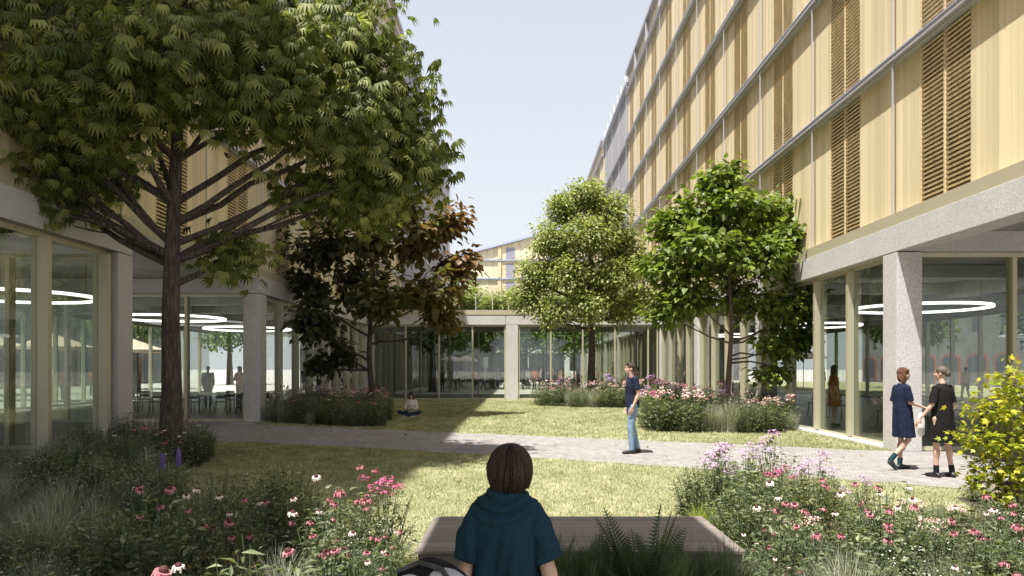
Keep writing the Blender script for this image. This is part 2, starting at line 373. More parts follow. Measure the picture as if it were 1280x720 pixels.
def cross_glass(parent, xa, xb, y, n, face=-1, beam=True, cols=False):
    """glass wall facing the camera at depth y between xa and xb"""
    if beam:
        b=MB(); b.box(xa,xb,y-.22*1,y+.28,ZB,ZT); b.build('ground_beam',M['concrete'],parent,bevel=.006)
    rail=MB(); rail.box(xa,xb,y-.05,y+.05,ZB-.09,ZB-.003); rail.box(xa,xb,y-.05,y+.05,0,.08); rail.build('glazing_rail',M['bronze'],parent)
    st=(xb-xa)/n
    for k in range(n+1):
        x=min(max(xa+st*k,xa+.045),xb-.045); m=MB(); m.box(x-.045,x+.045,y-.1,y+.1,.08,ZB-.09); m.build('mullion',M['bronze'],parent)
        if k<n: g=MB(); g.box(x+.045,xa+st*(k+1)-.045,y-.006,y+.006,.08,ZB-.09); g.build('glass_pane',M['glass'],parent)
def interior(parent, x0, x1, y0, y1, beams=True):
    c=MB(); c.box(x0,x1,y0,y1,ZT-.18,ZT-.02); c.build('ceiling',M['soffit'],parent)
    f=MB(); f.box(x0,x1,y0,y1,-.01,.02); f.build('interior_floor',M['floor'],parent)
    y=y0+4
    while y<y1-2:
        b=MB(); b.box(x0+.02,x1-.02,y-.2,y+.2,ZB+.02,ZT-.19); b.build('ceiling_beam',M['soffit'],parent); y+=4.0
    b=MB(); xm=(x0+x1)/2; b.box(xm-.2,xm+.2,y0+.02,y1-.02,ZB-.13,ZT-.19); b.build('ceiling_beam',M['soffit'],parent)
def back_wall(parent, x, y0, y1, side, step=2.0):
    rail=MB(); rail.box(x-.05,x+.05,y0,y1,ZB-.09,ZB); rail.box(x-.2,x+.2,y0,y1,ZB,ZT-.19); rail.build('glazing_rail',M['bronze'],parent); rail=MB(); rail.box(x-.05,x+.05,y0,y1,.02,.12); rail.build('glazing_rail',M['bronze'],parent)
    y=y0
    while y<=y1+.01:
        m=MB(); m.box(x-.09,x+.09,y-.04,y+.04,.12,ZB-.09); m.build('mullion',M['bronze'],parent); y+=step
    g=MB(); g.box(x-.005,x+.005,y0,y1,.12,ZB-.09); g.build('glass_pane',M['glass'],parent)

# --- right building
RB=empty('timber_building',(0,0,0)); tag(RB,'long pale timber building along the right side with oak louvres and concrete colonnade','building')
YE=50.6
facade(RB,XR,1,2.6,YE,DZ,M['timber'])
b=MB(); b.box(XR+.28,20,2.6,YE,ZF+.0,22.2); b.build('wall_core',M['behind'],RB)
b=MB(); b.box(XR+.02,20,2.6,YE,ZT+.002,ZF-.003); b.build('fascia_band',M['band'],RB)
b=MB(); b.box(XR+.2,XR+.27,2.6,YE,21.02,22.15); b.build('attic_cladding',M['timber'],RB)
b=MB(); b.box(XR-.05,20.3,2.4,YE,22.25,22.45); b.box(XR+.1,20,2.5,YE,22.152,22.25); b.build('roof',M['ledge'],RB)
y=6.6
while y<YE:
    b=MB(); b.box(XR-.03,XR+.2,y-.05,y+.05,21.02,22.24); b.build('roof_bracket',M['ledge'],RB); y+=4
colsR=[14.35+8*k for k in range(5)]
ground_facade(RB,XR,1,colsR)
b=MB(); b.box(XR,XR+.5,6.0,14.35-.0,ZB,ZT); b.build('ground_beam',M['concrete'],RB,bevel=.006)
for y in (6.35,):
    c=MB(); c.box(XR,XR+.5,y,y+.55,0,ZB-.02); c.build('column',M['concrete'],RB,bevel=.008)
cross_glass(RB,XR+.5,19.8,14.6,6)
b=MB(); b.box(XR+.5,20,2.6,14.37,ZT-.13,ZT-.003); b.build('soffit',M['soffit'],RB)
interior(RB,XR+.52,19.7,14.9,46.3)
back_wall(RB,19.85,14.9,46.3,1)
# --- grey middle section and far timber section, right side
GB=empty('grey_panel_building',(0,0,0)); tag(GB,'grey panelled stretch of facade between the two timber buildings on the right','building')
facade(GB,XR+.06,1,YE+.1,64.9,[4.78,8.0,11.15,14.4,17.7,21.6],M['greyclad'],louvres=False)
b=MB(); b.box(XR+.33,20,YE+.1,64.9,ZB,21.5); b.build('wall_core',M['greyclad'],GB)
b=MB(); b.box(XR+.0,20,YE+.1,64.9,21.62,21.85); b.build('roof',M['ledge'],GB)
y=YE+.8
rl=MB(); rl.box(XR+.08,XR+.12,YE+.1,64.9,22.75,22.8); rl.build('roof_rail',M['pole'],GB)
while y<64.9:
    b=MB(); b.box(XR+.05,XR+.13,y-.04,y+.04,21.85,22.75); b.build('rail_post',M['pole'],GB); y+=2
FB=empty('timber_building',(0,0,0)); tag(FB,'farther timber building beyond the grey stretch on the right','building')
facade(FB,XR,1,65.0,86.6,DZ,M['timber'])
b=MB(); b.box(XR+.28,20,65.0,86.6,ZB,22.2); b.build('wall_core',M['behind'],FB)
b=MB(); b.box(XR-.05,20,65.0,86.8,22.25,22.45); b.build('roof',M['ledge'],FB)
b=MB(); b.box(XR+.2,XR+.27,65.0,86.6,21.02,22.24); b.build('attic_cladding',M['timber'],FB)
colsF=[46.35+8*k for k in range(6)]
G2=empty('glazed_ground_storey',(0,0,0)); tag(G2,'glazed ground storey under the far right facades, seen through the link gallery','building')
ground_facade(G2,XR,1,colsF)
b=MB(); b.box(XR+.5,19.8,46.9,86.4,ZT-.18,ZT-.02); b.build('ceiling',M['soffit'],G2)
b=MB(); b.box(XR+6,XR+6.2,46.9,86.4,0,ZT-.2); b.build('core_wall',M['dark'],G2)

# --- left building
LB=empty('timber_building',(0,0,0)); tag(LB,'tall timber building along the left side, facade in shade behind the big tree','building')
DZL=DZ[:-1]+[21.0,24.2]
facade(LB,XL,-1,-13.4,YE,DZL,M['timber'])
b=MB(); b.box(XL-.28,-20,-13.4,YE,ZF,25.0); b.build('wall_core',M['behind'],LB)
b=MB(); b.box(XL-.02,-20,-13.4,YE,ZT+.002,ZF-.003); b.build('fascia_band',M['band'],LB)
b=MB(); b.box(XL-.2,XL-.27,-13.4,YE,24.22,25.05); b.build('attic_cladding',M['timber'],LB)
b=MB(); b.box(XL,-20.3,-13.6,YE,25.1,25.3); b.build('roof',M['ledge'],LB)
b=MB(); b.box(XL,XL-.5,-13.4,14.95,ZB,ZT); b.build('ground_beam',M['concrete'],LB,bevel=.006)
def lf_near():
    xg=XL-.26
    for y in (-9.6,-1.6,6.4,14.4):
        c=MB(); c.box(XL,XL-.5,y,y+.55,0,ZB-.02); c.build('column',M['concrete'],LB,bevel=.008)
    rail=MB(); rail.box(xg-.05,xg+.05,6.95,14.4,ZB-.09,ZB-.003); rail.box(xg-.05,xg+.05,6.95,14.4,0,.10); rail.build('glazing_rail',M['bronze'],LB)
    ys=[7.05,8.85,10.6,12.4,14.2]
    for i,y in enumerate(ys):
        m=MB(); m.box(XL-.06,XL-.36,y-.05,y+.05,.10,ZB-.09); m.build('mullion',M['bronze'],LB)
        if i<4: g=MB(); g.box(xg-.006,xg+.006,y+.05,ys[i+1]-.05,.10,ZB-.09); g.build('glass_pane',M['glass'],LB)
lf_near()
interior(LB,-19.7,XL-.52,2.8,14.6)
back_wall(LB,-19.85,2.8,14.6,-1)
cross_glass(LB,-19.8,XL-.5,14.72,6,beam=False)
b=MB(); b.box(-20,XL-.02,14.97,22.10,ZT-.12,ZT-.003); b.build('soffit',M['soffit'],LB)
colsL=[22.35+8*k for k in range(4)]
ground_facade(LB,XL,-1,colsL)
cross_glass(LB,-19.8,XL-.5,22.6,6)
interior(LB,-19.7,XL-.52,22.9,46.3)
back_wall(LB,-19.85,22.9,46.3,-1)
# far left
GL=empty('grey_panel_building',(0,0,0)); tag(GL,'tall grey panelled stretch of the left facade beyond the timber building','building')
facade(GL,XL-.02,-1,YE+.1,86.6,[4.78,8.0,11.15,14.4,17.7,21.0,24.2],M['greyclad'],louvres=False)
b=MB(); b.box(XL-.3,-20,YE+.1,86.6,ZT,24.6); b.build('wall_core',M['greyclad'],GL)
b=MB(); b.box(XL-.02,-20,YE+.1,86.6,24.62,24.85); b.build('roof',M['ledge'],GL)
y=YE+1
while y<86:
    b=MB(); b.box(XL-.05,XL-.13,y-.04,y+.04,24.85,25.75); b.build('rail_post',M['pole'],GL); y+=2
G3=empty('glazed_ground_storey',(0,0,0)); tag(G3,'glazed ground storey under the far left facade, seen through the link gallery','building')
ground_facade(G3,XL,-1,colsF)
b=MB(); b.box(XL-.5,-19.8,46.9,86.4,ZT-.18,ZT-.02); b.build('ceiling',M['soffit'],G3)
b=MB(); b.box(XL-6,XL-6.2,46.9,86.4,0,ZT-.2); b.build('core_wall',M['dark'],G3)

# --- link gallery
GA=empty('glazed_gallery',(0,38.35,0)); tag(GA,'low glazed gallery closing the courtyard, with concrete roof beam and planted roof','building')
def gbox(name,mat,*a,bev=0):
    b=MB(); x0,x1,y0,y1,z0,z1=a; b.box(x0,x1,y0-38.35,y1-38.35,z0,z1); return b.build(name,mat,GA,bevel=bev)
for ya in (38.35,44.2):
    gbox('ground_beam',M['concrete'],XL+.003,-.66,ya,ya+.5,ZB,ZT,bev=.006); gbox('ground_beam',M['concrete'],-.64,XR-.003,ya,ya+.5,ZB,ZT,bev=.006)
    gbox('fascia_band',M['band'],XL+.003,XR-.003,ya-.02 if ya<40 else ya,ya+.5,ZT+.002,ZF)
    gbox('column',M['concrete'],-.64,0.0,ya+.003,ya+.5,0,ZB-.02,bev=.008)
    xs=[XL+.1,-7.78+.0,-6.0,-4.22,-2.43,-.69]; 
    for seg in ([-7.75,-6.0,-4.22,-2.43,-.69],[.05,1.75,3.46,5.18,6.95,7.45]):
        for i,x in enumerate(seg):
            gbox('mullion',M['bronze'],x-.04,x+.04,ya+.08,ya+.30,.08,ZB-.09)
            if i<len(seg)-1: gbox('glass_pane',M['glass'],x+.04,seg[i+1]-.04,ya+.19,ya+.20,.08,ZB-.09)
    gbox('glazing_rail',M['bronze'],XL,-.642,ya+.12,ya+.27,ZB-.09,ZB-.003); gbox('glazing_rail',M['bronze'],.002,XR,ya+.12,ya+.27,ZB-.09,ZB-.003)
    gbox('glazing_rail',M['bronze'],XL,-.642,ya+.12,ya+.27,0,.08); gbox('glazing_rail',M['bronze'],.002,XR,ya+.12,ya+.27,0,.08)
gbox('ceiling',M['soffit'],XL+.01,XR-.01,38.86,44.19,ZB+.2,ZB+.35)
gbox('roof',M['roof'],XL+.01,XR-.01,38.86,44.19,ZT+.05,ZF-.03)
gbox('interior_floor',M['floor'],XL+.01,XR-.01,38.66,44.25,-.01,.02)
gbox('roof_rail',M['ledge'],XL+.2,XR-.2,39.208,39.222,5.72,5.735)
x=XL+.3
while x<XR: gbox('rail_post',M['pole'],x-.012,x+.012,39.203,39.227,ZF-.03,5.72); x+=.9

# --- buildings farther off
EB=empty('gabled_timber_building',(0,125,0)); tag(EB,'distant pale timber gable end building with sloping roof behind the gallery','building')
def ebm(): return MB()
x0,x1,xr=-9.2,24,7.4
zl,zr,zh=21.3,20,25.8
b=MB(); V=[(x0,0,0),(x1,0,0),(x1,0,zr),(xr,0,zh),(x0,0,zl)]; V2=[(x,14,z) for x,y,z in V]
b.add(V+V2,[(0,1,2,3,4),(9,8,7,6,5),(0,4,9,5),(1,6,7,2),(4,3,8,9),(3,2,7,8),(0,5,6,1)]); b.build('wall',M['timber_far'],EB)
b=MB(); b.add([(x0-.4,-.5,zl-.05),(xr,-.5,zh+.0),(xr,-.5,zh+.3),(x0-.4,-.5,zl+.25),(x0-.4,14.5,zl-.05),(xr,14.5,zh),(xr,14.5,zh+.3),(x0-.4,14.5,zl+.25)],[(0,1,2,3),(7,6,5,4),(0,3,7,4),(3,2,6,7),(0,4,5,1),(1,5,6,2)])
b.add([(xr,-.5,zh),(x1+.4,-.5,zr-.1),(x1+.4,-.5,zr+.2),(xr,-.5,zh+.3),(xr,14.5,zh),(x1+.4,14.5,zr-.1),(x1+.4,14.5,zr+.2),(xr,14.5,zh+.3)],[(0,1,2,3),(7,6,5,4),(3,2,6,7),(0,4,5,1),(1,5,6,2)])
b.build('roof',M['ledge_blue'],EB)
zz=[4.6,7.8,11.0,14.1,17.3,20.5]
for z in zz[:]:
    b=MB(); b.box(x0-.1,x1,-.3,-.005,z-.12,z+.12); b.build('floor_ledge',M['ledge_blue'],EB)
for z in zz[:-1]+[20.5]:
    for xx in (-3.2,4.2,11.6,19):
        top=z+2.75
        if z==20.5 and xx!=-3.2 and xx!=4.2 : continue
        if z==20.5: top=z+ (2.3 if xx==-3.2 else 2.7)
        b=MB(); b.box(xx,xx+3.5,-.06,-.01,z+.14,top); w_=b.build('window',M['timber'],EB)
        b=MB(); b.box(xx+1.1,xx+2.7,-.08,-.065,z+.2,top-.12); b.build('pane',M['winfar'],w_)
        b=MB(); b.box(xx-.3,xx+.25,-.35,-.065,z+.14,top); b.build('reveal',M['louvre'],w_)
for xx in (-6.6,8.5): 
    b=MB(); b.box(xx-.05,xx+.05,-.04,-.004,0,20.3); b.build('panel_joint',M['louvre'],EB)

def brick_hall(name,loc,label,L_=60,Hh=9,rz=0,col='plaster'):
    e=empty(name,loc,rz); tag(e,label,'building')
    b=MB(); b.box(0,L_,0,10,0,Hh); b.build('wall',M[col],e)
    b=MB(); b.box(-.3,L_+.3,-.4,10.4,Hh,Hh+.35); b.build('roof',M['ledge'],e)
    x=2.0
    while x<L_-3:
        b=MB(); n=10; w2=1.35; zt=2.6
        pts=[(x-w2-.3,-.06,0),(x-w2-.3,-.06,zt)]+[(x-(w2+.3)*math.cos(PI*k/n),-.06,zt+(w2+.3)*.35*math.sin(PI*k/n)) for k in range(1,n)]+[(x+w2+.3,-.06,zt),(x+w2+.3,-.06,0)]
        b.add(pts+[(p[0],-.001,p[2]) for p in pts],[tuple(range(len(pts)))]+[(i,i+len(pts),i+1+len(pts),i+1) for i in range(len(pts)-1)]); br=b.build('brick_arch',M['brick'],e)
        b=MB(); pts=[(x-w2,-.09,0),(x-w2,-.09,zt-.1)]+[(x-w2*math.cos(PI*k/n),-.09,zt-.1+w2*.35*math.sin(PI*k/n)) for k in range(1,n)]+[(x+w2,-.09,zt-.1),(x+w2,-.09,0)]
        b.add(pts,[tuple(range(len(pts)))]); b.build('arched_window',M['win'],e)
        b=MB(); b.box(x-.7,x+.7,-.05,-.003,5.4,7.2); w_=b.build('window',M['win'],e); x+=4.2
    return e
brick_hall('arched_hall',(-44,12,0),'grey hall with brick arched openings beyond the left building',L_=78,Hh=8.5,rz=R(90))
o=bpy.data.objects['arched_hall']; o.location=(-44,12,0); o.scale=(1,1,1)
brick_hall('arched_hall',(44,92,0),'grey hall with brick arched openings beyond the right building',L_=78,Hh=8.5,rz=R(-90))
# pavilion at the far end of the second court
PV=empty('white_frame_pavilion',(0,88,0)); tag(PV,'low pale concrete frame pavilion at the far end, seen through the gallery glass','building')
for x in (-14,-9,-4,1,6,11,16,21):
    b=MB(); b.box(x-.3,x+.3,0,.6,0,3.6); b.build('column',M['curb'],PV)
b=MB(); b.box(-14.3,21.3,0,8,3.6,4.3); b.build('roof',M['curb'],PV)
b=MB(); b.box(-14,21,4,4.2,0,3.6); b.build('wall',M['plaster'],PV)
LH=empty('grey_low_building',(-30,104,0)); tag(LH,'plain grey block far behind the second court','building')
b=MB(); b.box(0,62,0,8,0,8.0); b.build('wall',M['plaster'],LH)
for k in range(12):
    b=MB(); b.box(2+k*5,4.4+k*5,-.05,-.002,4.6,6.6); b.build('window',M['win'],LH)

# ------------------------------------------------------------------ lamps and furniture
def ring_lamp(loc,r,label):
    e=empty('ring_lamp',loc); tag(e,label,'ceiling lamp',group=None)
    b=MB(); n=64; V=[];Fq=[]
    for k in range(n):
        t=2*PI*k/n
        for rr,zz_ in ((r-.05,0),(r+.05,0),(r+.05,.07),(r-.05,.07)): V.append((rr*math.cos(t),rr*math.sin(t),zz_))
    for k in range(n):
        k2=(k+1)%n
        for j in range(4): Fq.append((k*4+j,k2*4+j,k2*4+(j+1)%4,k*4+(j+1)%4))
    b.add(V,Fq); b.build('ring',M['ring'],e)
    for k in range(3):
        t=2*PI*k/3; c=MB(); c.tube([(r*math.cos(t),r*math.sin(t),.07),(r*math.cos(t),r*math.sin(t),ZT-.2-loc[2])],.006,5); c.build('cable',M['black'],e)
ring_lamp((11.7,21,3.38),1.8,'large glowing ring lamp nearest behind the right corner glass')
ring_lamp((12.1,29.5,3.38),1.8,'second glowing ring lamp deeper inside the right building')
ring_lamp((12.1,38,3.38),1.8,'farthest glowing ring lamp inside the right building')
ring_lamp((-12.3,17.5,3.38),1.8,'glowing ring lamp hanging at the far left edge, left of the nearest left column')
ring_lamp((-12.2,25.2,3.38),1.8,'glowing ring lamp behind the big tree trunk')
ring_lamp((-12.0,32,3.38),1.8,'glowing ring lamp seen beside the second left column')

def make_chair():
    e=empty('cafe_chair'); tag(e,'dark green cafe chair','chair')
    b=MB(); b.box(-.21,.21,-.2,.2,.44,.47); b.build('seat',M['greenchair'],e,bevel=.012)
    n=8; V=[];Fq=[]
    for i in range(n+1):
        a=-.9+1.8*i/n
        for z,r_ in ((.56,.215),(.72,.22),(.80,.215)): V.append((r_*math.sin(a),.02+r_*math.cos(a)*.9,z)); V.append(((r_+.02)*math.sin(a),.02+(r_+.02)*math.cos(a)*.9,z))
    for i in range(n):
        o_=i*6
        for a,b2,c,d in ((0,6,8,2),(2,8,10,4),(1,3,9,7),(3,5,11,9),(4,10,11,5),(0,1,7,6)): Fq.append((o_+a,o_+b2,o_+c,o_+d))
    b=MB(); b.add(V,Fq); b.build('backrest',M['greenchair'],e,smooth=True)
    for sx in (-1,1):
        for sy in (-1,1):
            b=MB(); b.tube([(sx*.17,sy*.15,.44),(sx*.21,sy*.2,0)],.014,6); b.build('leg',M['black'],e)
        b=MB(); b.tube([(sx*.18,.17,.46),(sx*.2,.16,.62)],.012,6); b.build('back_post',M['black'],e)
    return e
CH=make_chair(); CH_used=False
def put_chair(x,y,rz,label,group):
    global CH_used
    if not CH_used: CH.location=(x,y,.02); CH.rotation_euler=(0,0,rz); tag(CH,label,'chair',group); CH_used=True
    else: copy_tree(CH,(x,y,.02),rz,label=label,group=group)
def table(x,y,label,group,r=.4,lng=None):
    e=empty('cafe_table',(x,y,.02)); tag(e,label,'table',group)
    b=MB()
    if lng: b.box(-lng/2,lng/2,-.4,.4,.70,.735)
    else: b.lathe([(r,.70),(r,.735)],20)
    b.build('tabletop',M['tabletop'],e)
    if lng:
        for sx in (-1,1):
            for sy in (-1,1): b=MB(); b.tube([(sx*(lng/2-.1),sy*.32,0),(sx*(lng/2-.1),sy*.32,.7)],.018,6); b.build('leg',M['black'],e)
    else:
        b=MB(); b.tube([(0,0,.02),(0,0,.7)],.025,8); b.build('pedestal',M['black'],e); b=MB(); b.lathe([(.22,0),(.2,.02)],16); b.build('foot',M['black'],e)
for k,x in enumerate((-13.9,-12.9,-11.6,-10.6,-9.75,-9.1)):
    put_chair(x,25.6+.1*(k%2),R([-12,8,-4,15,-8,6][k]),'dark green cafe chair in the front row behind the left passage glass','front row cafe chairs behind the passage glass')
for k,x in enumerate((-14.2,-13.0,-11.9,-10.9,-9.9)):
    put_chair(x,27.5,R(180+[10,-6,4,-12,7][k]),'dark green cafe chair in the second row behind the left passage glass','second row cafe chairs behind the passage glass')
table(-13.4,26.55,'long pale cafe table left of the big tree trunk',None,lng=1.8)
table(-11.2,26.55,'long pale cafe table in line with the lone passage mullion',None,lng=1.6)
table(-9.5,26.55,'short pale cafe table nearest the second left column',None,lng=1.2)
for k,(x,y,a) in enumerate([(10.2,18.4,10),(10.2,19.9,175),(12.4,20.6,5),(12.6,22.2,190),(10.4,23.4,0),(10.3,24.9,180),(14.4,19.2,95),(16.2,19.4,265)]):
    put_chair(x,y,R(a),'dark green cafe chair at a small table inside the right building','chairs inside the right building')
for x,y in ((10.2,19.15),(12.5,21.4),(10.35,24.15),(15.3,19.3)): table(x,y,'small round cafe table inside the right building','round tables inside the right building')
# sideboard in right building
e=empty('wooden_sideboard',(12.6,17.6,.02)); tag(e,'low wooden sideboard behind the right corner glass','sideboard')
b=MB(); b.box(-1.2,1.2,-.25,.25,.05,.9); b.build('carcass',M['brick'],e,bevel=.01)
for k in range(3): b=MB(); b.box(-1.15+.78*k,-.42+.78*k,-.27,-.252,.12,.84); b.build('door',M['louvre'],e)

def parasol(x,y,z,r,label,group=None):
    e=empty('parasol',(x,y,0)); tag(e,label,'parasol',group)
    b=MB(); n=8; V=[(0,0,z+.55*r/1.5)]; 
    for k in range(n): t=2*PI*k/n+.3; V.append((r*math.cos(t),r*math.sin(t),z))
    for k in range(n): t=2*PI*k/n+.3; V.append((r*math.cos(t),r*math.sin(t),z-.14))
    Fq=[(0,1+k,1+(k+1)%n) for k in range(n)]+[(1+k,9+k,9+(k+1)%n,1+(k+1)%n) for k in range(n)]
    b.add(V,Fq); o=b.build('canopy',M['pink'],e); sm=o.modifiers.new('s','SOLIDIFY'); sm.thickness=.015
    b=MB(); b.tube([(0,0,0),(0,0,z+.5*r/1.5)],.03,8); b.build('pole',M['pole'],e); b=MB(); b.lathe([(.35,0),(.33,.06),(.05,.08)],16); b.build('base',M['greyclad'],e)
parasol(-23.6,36.5,2.75,1.9,'salmon parasol outside beyond the near left glass, right of the thick mullion')
parasol(-27.5,37,2.85,1.9,'salmon parasol at the left edge of the photo beyond the glass')
parasol(-22.5,42,2.75,1.8,'salmon parasol seen just left of the big tree trunk through the passage glass')
parasol(-5.9,64,2.45,1.1,'left of the two small salmon parasols behind the gallery')
parasol(-4.7,65,2.45,1.1,'right of the two small salmon parasols behind the gallery')
parasol(23.0,58,2.6,1.8,'salmon parasol seen beside the slim trunk of the right tree')

# ------------------------------------------------------------------ vegetation
def instance(T, Mx, vals, per=None):
    """T: (V,Fn) template, Mx: (n,3,4) transforms"""
    V,Fc=T; n=len(Mx); nv=len(V)
    out=np.einsum('nij,vj->nvi', Mx[:,:,:3], V)+Mx[:,None,:,3]
    FF=(Fc[None]+ (np.arange(n)*nv)[:,None,None]).reshape(-1,Fc.shape[1])
    return out.reshape(-1,3), FF, np.repeat(vals,nv)
def frames(pos, dirv, up, size):
    """columns: x=side, y=dir, z=normal, scaled"""
    d=dirv/np.linalg.norm(dirv,axis=1,keepdims=True)
    x=np.cross(d,up); x/= (np.linalg.norm(x,axis=1,keepdims=True)+1e-9); z=np.cross(x,d)
    Mx=np.zeros((len(pos),3,4)); Mx[:,:,0]=x*size[:,None]; Mx[:,:,1]=d*size[:,None]; Mx[:,:,2]=z*size[:,None]; Mx[:,:,3]=pos
    return Mx
def merge(parts):
    V=[];Fc=[];A=[];o=0
    for v,f,a in parts: V.append(v); Fc.append(f+o); A.append(a); o+=len(v)
    return np.concatenate(V),np.concatenate(Fc),np.concatenate(A)
# leaf templates, quads; length 1 along +y
def leaf_simple(wd=.45, fold=.12, droop=.15):
    V=np.array([(0,0,0),(-wd/2,.4,fold),(0,.5,-.0),(wd/2,.4,fold),(0,1,-droop)],float)
    return V,np.array([(0,2,1,1),(0,3,2,2),(1,2,4,4),(2,3,4,4)])[:,:3]
def leaf_broad(wd=.85):
    V=np.array([(0,0,0),(-wd*.42,.05,.06),(-wd*.5,.35,.07),(-wd*.3,.7,0),(0,1.05,-.2),(wd*.3,.7,0),(wd*.5,.35,.07),(wd*.42,.05,.06),(0,.4,-.03)],float)
    Fc=[(8,i,i+1) for i in range(1,7)]; Fc=[(8,1,0)]+[(8,i+1,i) for i in range(1,7)]+[(8,0,7)]
    return V,np.array(Fc)
def leaf_palm(n=7):
    V=[];Fc=[]
    for k in range(n):
        a=R(-62+124*k/(n-1)); l=1-.25*abs(k-(n-1)/2)/((n-1)/2); w=.10
        c,s=math.sin(a),math.cos(a); b=len(V)
        def pt(t,o,z): return (c*t+s*o, s*t-c*o, z)
        V+= [pt(.05,0,0),pt(.55*l,-w,.0),pt(.6*l,0,-.10),pt(.55*l,w,.0),pt(l,0,-.48)]
        Fc+=[(b,b+2,b+1),(b,b+3,b+2),(b+1,b+2,b+4),(b+2,b+3,b+4)]
    return np.array(V,float),np.array(Fc)
def leaf_lobed():
    pts=[(0,0,0)]; 
    for k,(r_,a) in enumerate([(.5,-115),(.32,-90),(.75,-62),(.38,-38),(1.0,0),(.38,38),(.75,62),(.32,90),(.5,115)]):
        pts.append((r_*math.sin(R(a)),.25+r_*.8*math.cos(R(a)),.03*(k%2)-.08*r_))
    V=np.array(pts+[(0,.3,0)],float); Fc=[(10,i+1,i) for i in range(1,9)]+[(10,1,0),(10,0,9)]
    return V,np.array(Fc)
def unit(n): 
    v=rng.normal(size=(n,3)); return v/np.linalg.norm(v,axis=1,keepdims=True)

bark_dark=pbr('dark_rough_bark',(.075,.058,.044),.9,nz=5,bump=1.0,scale=(7,7,.9),cols=[(.35,(.03,.024,.018)),(.5,(.075,.058,.045)),(.65,(.14,.115,.09))])
bark_dark.node_tree.nodes['Bump'].inputs['Distance'].default_value=.05
bark_pale=pbr('brown_bark',(.115,.085,.062),.9,nz=7,bump=.9,scale=(4,4,.8))
def curve(p0,p1,bend,n=6):
    p0=Vector(p0);p1=Vector(p1); d=p1-p0; out=[]
    o=Vector(bend)
    for i in range(n+1):
        t=i/n; out.append(p0+d*t+o*math.sin(PI*t)+Vector(rng.normal(size=3))*d.length*.012*(0<i<n))
    return out
def tree(name,label,cat,base,trunk,r0,blobs,T,lsize,per_twig,leafm,barkm,droop=.5,spread=.28,flip=.0,group=None,twig_r=.006,loccol=None,limb_k=1.0,shell=.5,trunk_top=.35,bendk=-.06):
    """trunk: points relative to base; blobs: (centre, (rx,ry,rz), ntwigs, attach 0..1)"""
    e=empty(name,base); tag(e,label,cat,group)
    tb=MB(); tp=[Vector(p) for p in trunk]; n=len(tp)
    rad=[r0*(1-(1-trunk_top)*i/(n-1)) for i in range(n)]
    fl=[tp[0]-Vector((0,0,.1))]+[tp[0]+Vector((0,0,.12))]+tp[1:]
    tb.tube(fl,[r0*1.5,r0*1.12]+rad[1:],12)
    P_=[];D_=[];S_=[]
    for c,r,nt_,at in blobs:
        c=Vector(c); fi=at*(n-1); i0=min(int(fi),n-2); a=tp[i0].lerp(tp[i0+1],fi-i0); ra=rad[i0]*(.62 if at<.98 else .8)*limb_k
        ra=max(.02,min(ra,.02+.05*(c-a).length**.5*limb_k))
        out=(c-a); bend=Vector((0,0,1))*(bendk*out.length) if out.z>0 else Vector((0,0,.12*out.length))
        hc=Vector((out.x,out.y,0))*.12
        limb=curve(a,c+out.normalized()*r[0]*.3,bend+hc*.5,7)
        tb.tube(limb,[ra*(1-.8*i/7) for i in range(8)],7)
        # secondary
        sec=[]
        for j in range(max(3,nt_//9)):
            t=rng.uniform(.25,1.0); k=int(t*6.99); s0=limb[k].lerp(limb[min(k+1,7)],t*7-k if t*7-k<=1 else 1)
            u=unit(1)[0]; tgt=c+Vector((u[0]*r[0],u[1]*r[1],u[2]*r[2]))*rng.uniform(.45,.8)
            sc=curve(s0,tgt,(0,0,rng.uniform(-.05,.1)*(tgt-s0).length),4); sec.append(sc)
            rr=max(twig_r*1.6,ra*.28); tb.tube(sc,[rr,rr*.8,rr*.6,rr*.45,rr*.3],5,cap=False)
        for j in range(nt_):
            sc=sec[j%len(sec)]; s0=sc[int(rng.integers(1,5))]
            u=unit(1)[0]; q=rng.uniform(shell,1.0)**.6
            tgt=c+Vector((u[0]*r[0],u[1]*r[1],u[2]*r[2]))*q
            d=tgt-s0
            if d.length>r[0]*1.0: s0=tgt-d.normalized()*r[0]*1.0
            tw=curve(s0,tgt,(0,0,.05),3); tb.tube(tw,[twig_r,twig_r*.9,twig_r*.7,twig_r*.4],3,cap=False)
            m=per_twig; t=rng.uniform(.25,1.05,size=m)
            s0n=np.array(s0); dn=np.array(tgt)-s0n
            pos=s0n+dn*t[:,None]+rng.normal(size=(m,3))*spread*.5*np.array([1,1,.7])
            dirv=(pos-(s0n+dn*.4))*1.2/(spread+1e-3)+rng.normal(size=(m,3))*.6; dirv=dirv/np.linalg.norm(dirv,axis=1,keepdims=True)
            dirv[:,2]-=droop; P_.append(pos);D_.append(dirv)
    pos=np.concatenate(P_);dirv=np.concatenate(D_); m=len(pos)
    up=np.tile([0,0,1.0],(m,1))+rng.normal(size=(m,3))*.35
    Mx=frames(pos,dirv,up,lsize*rng.uniform(.65,1.15,m))
    v=rng.uniform(0,1,m)
    if loccol is not None: v=np.clip(loccol(pos)+rng.normal(size=m)*.16,0,1)
    V,Fc,A=instance(T,Mx,v)
    tb.build('trunk',barkm,e,smooth=True)
    link_mesh('crown',raw_mesh('crown',V,Fc,[leafm],attr=A),e)
    return e

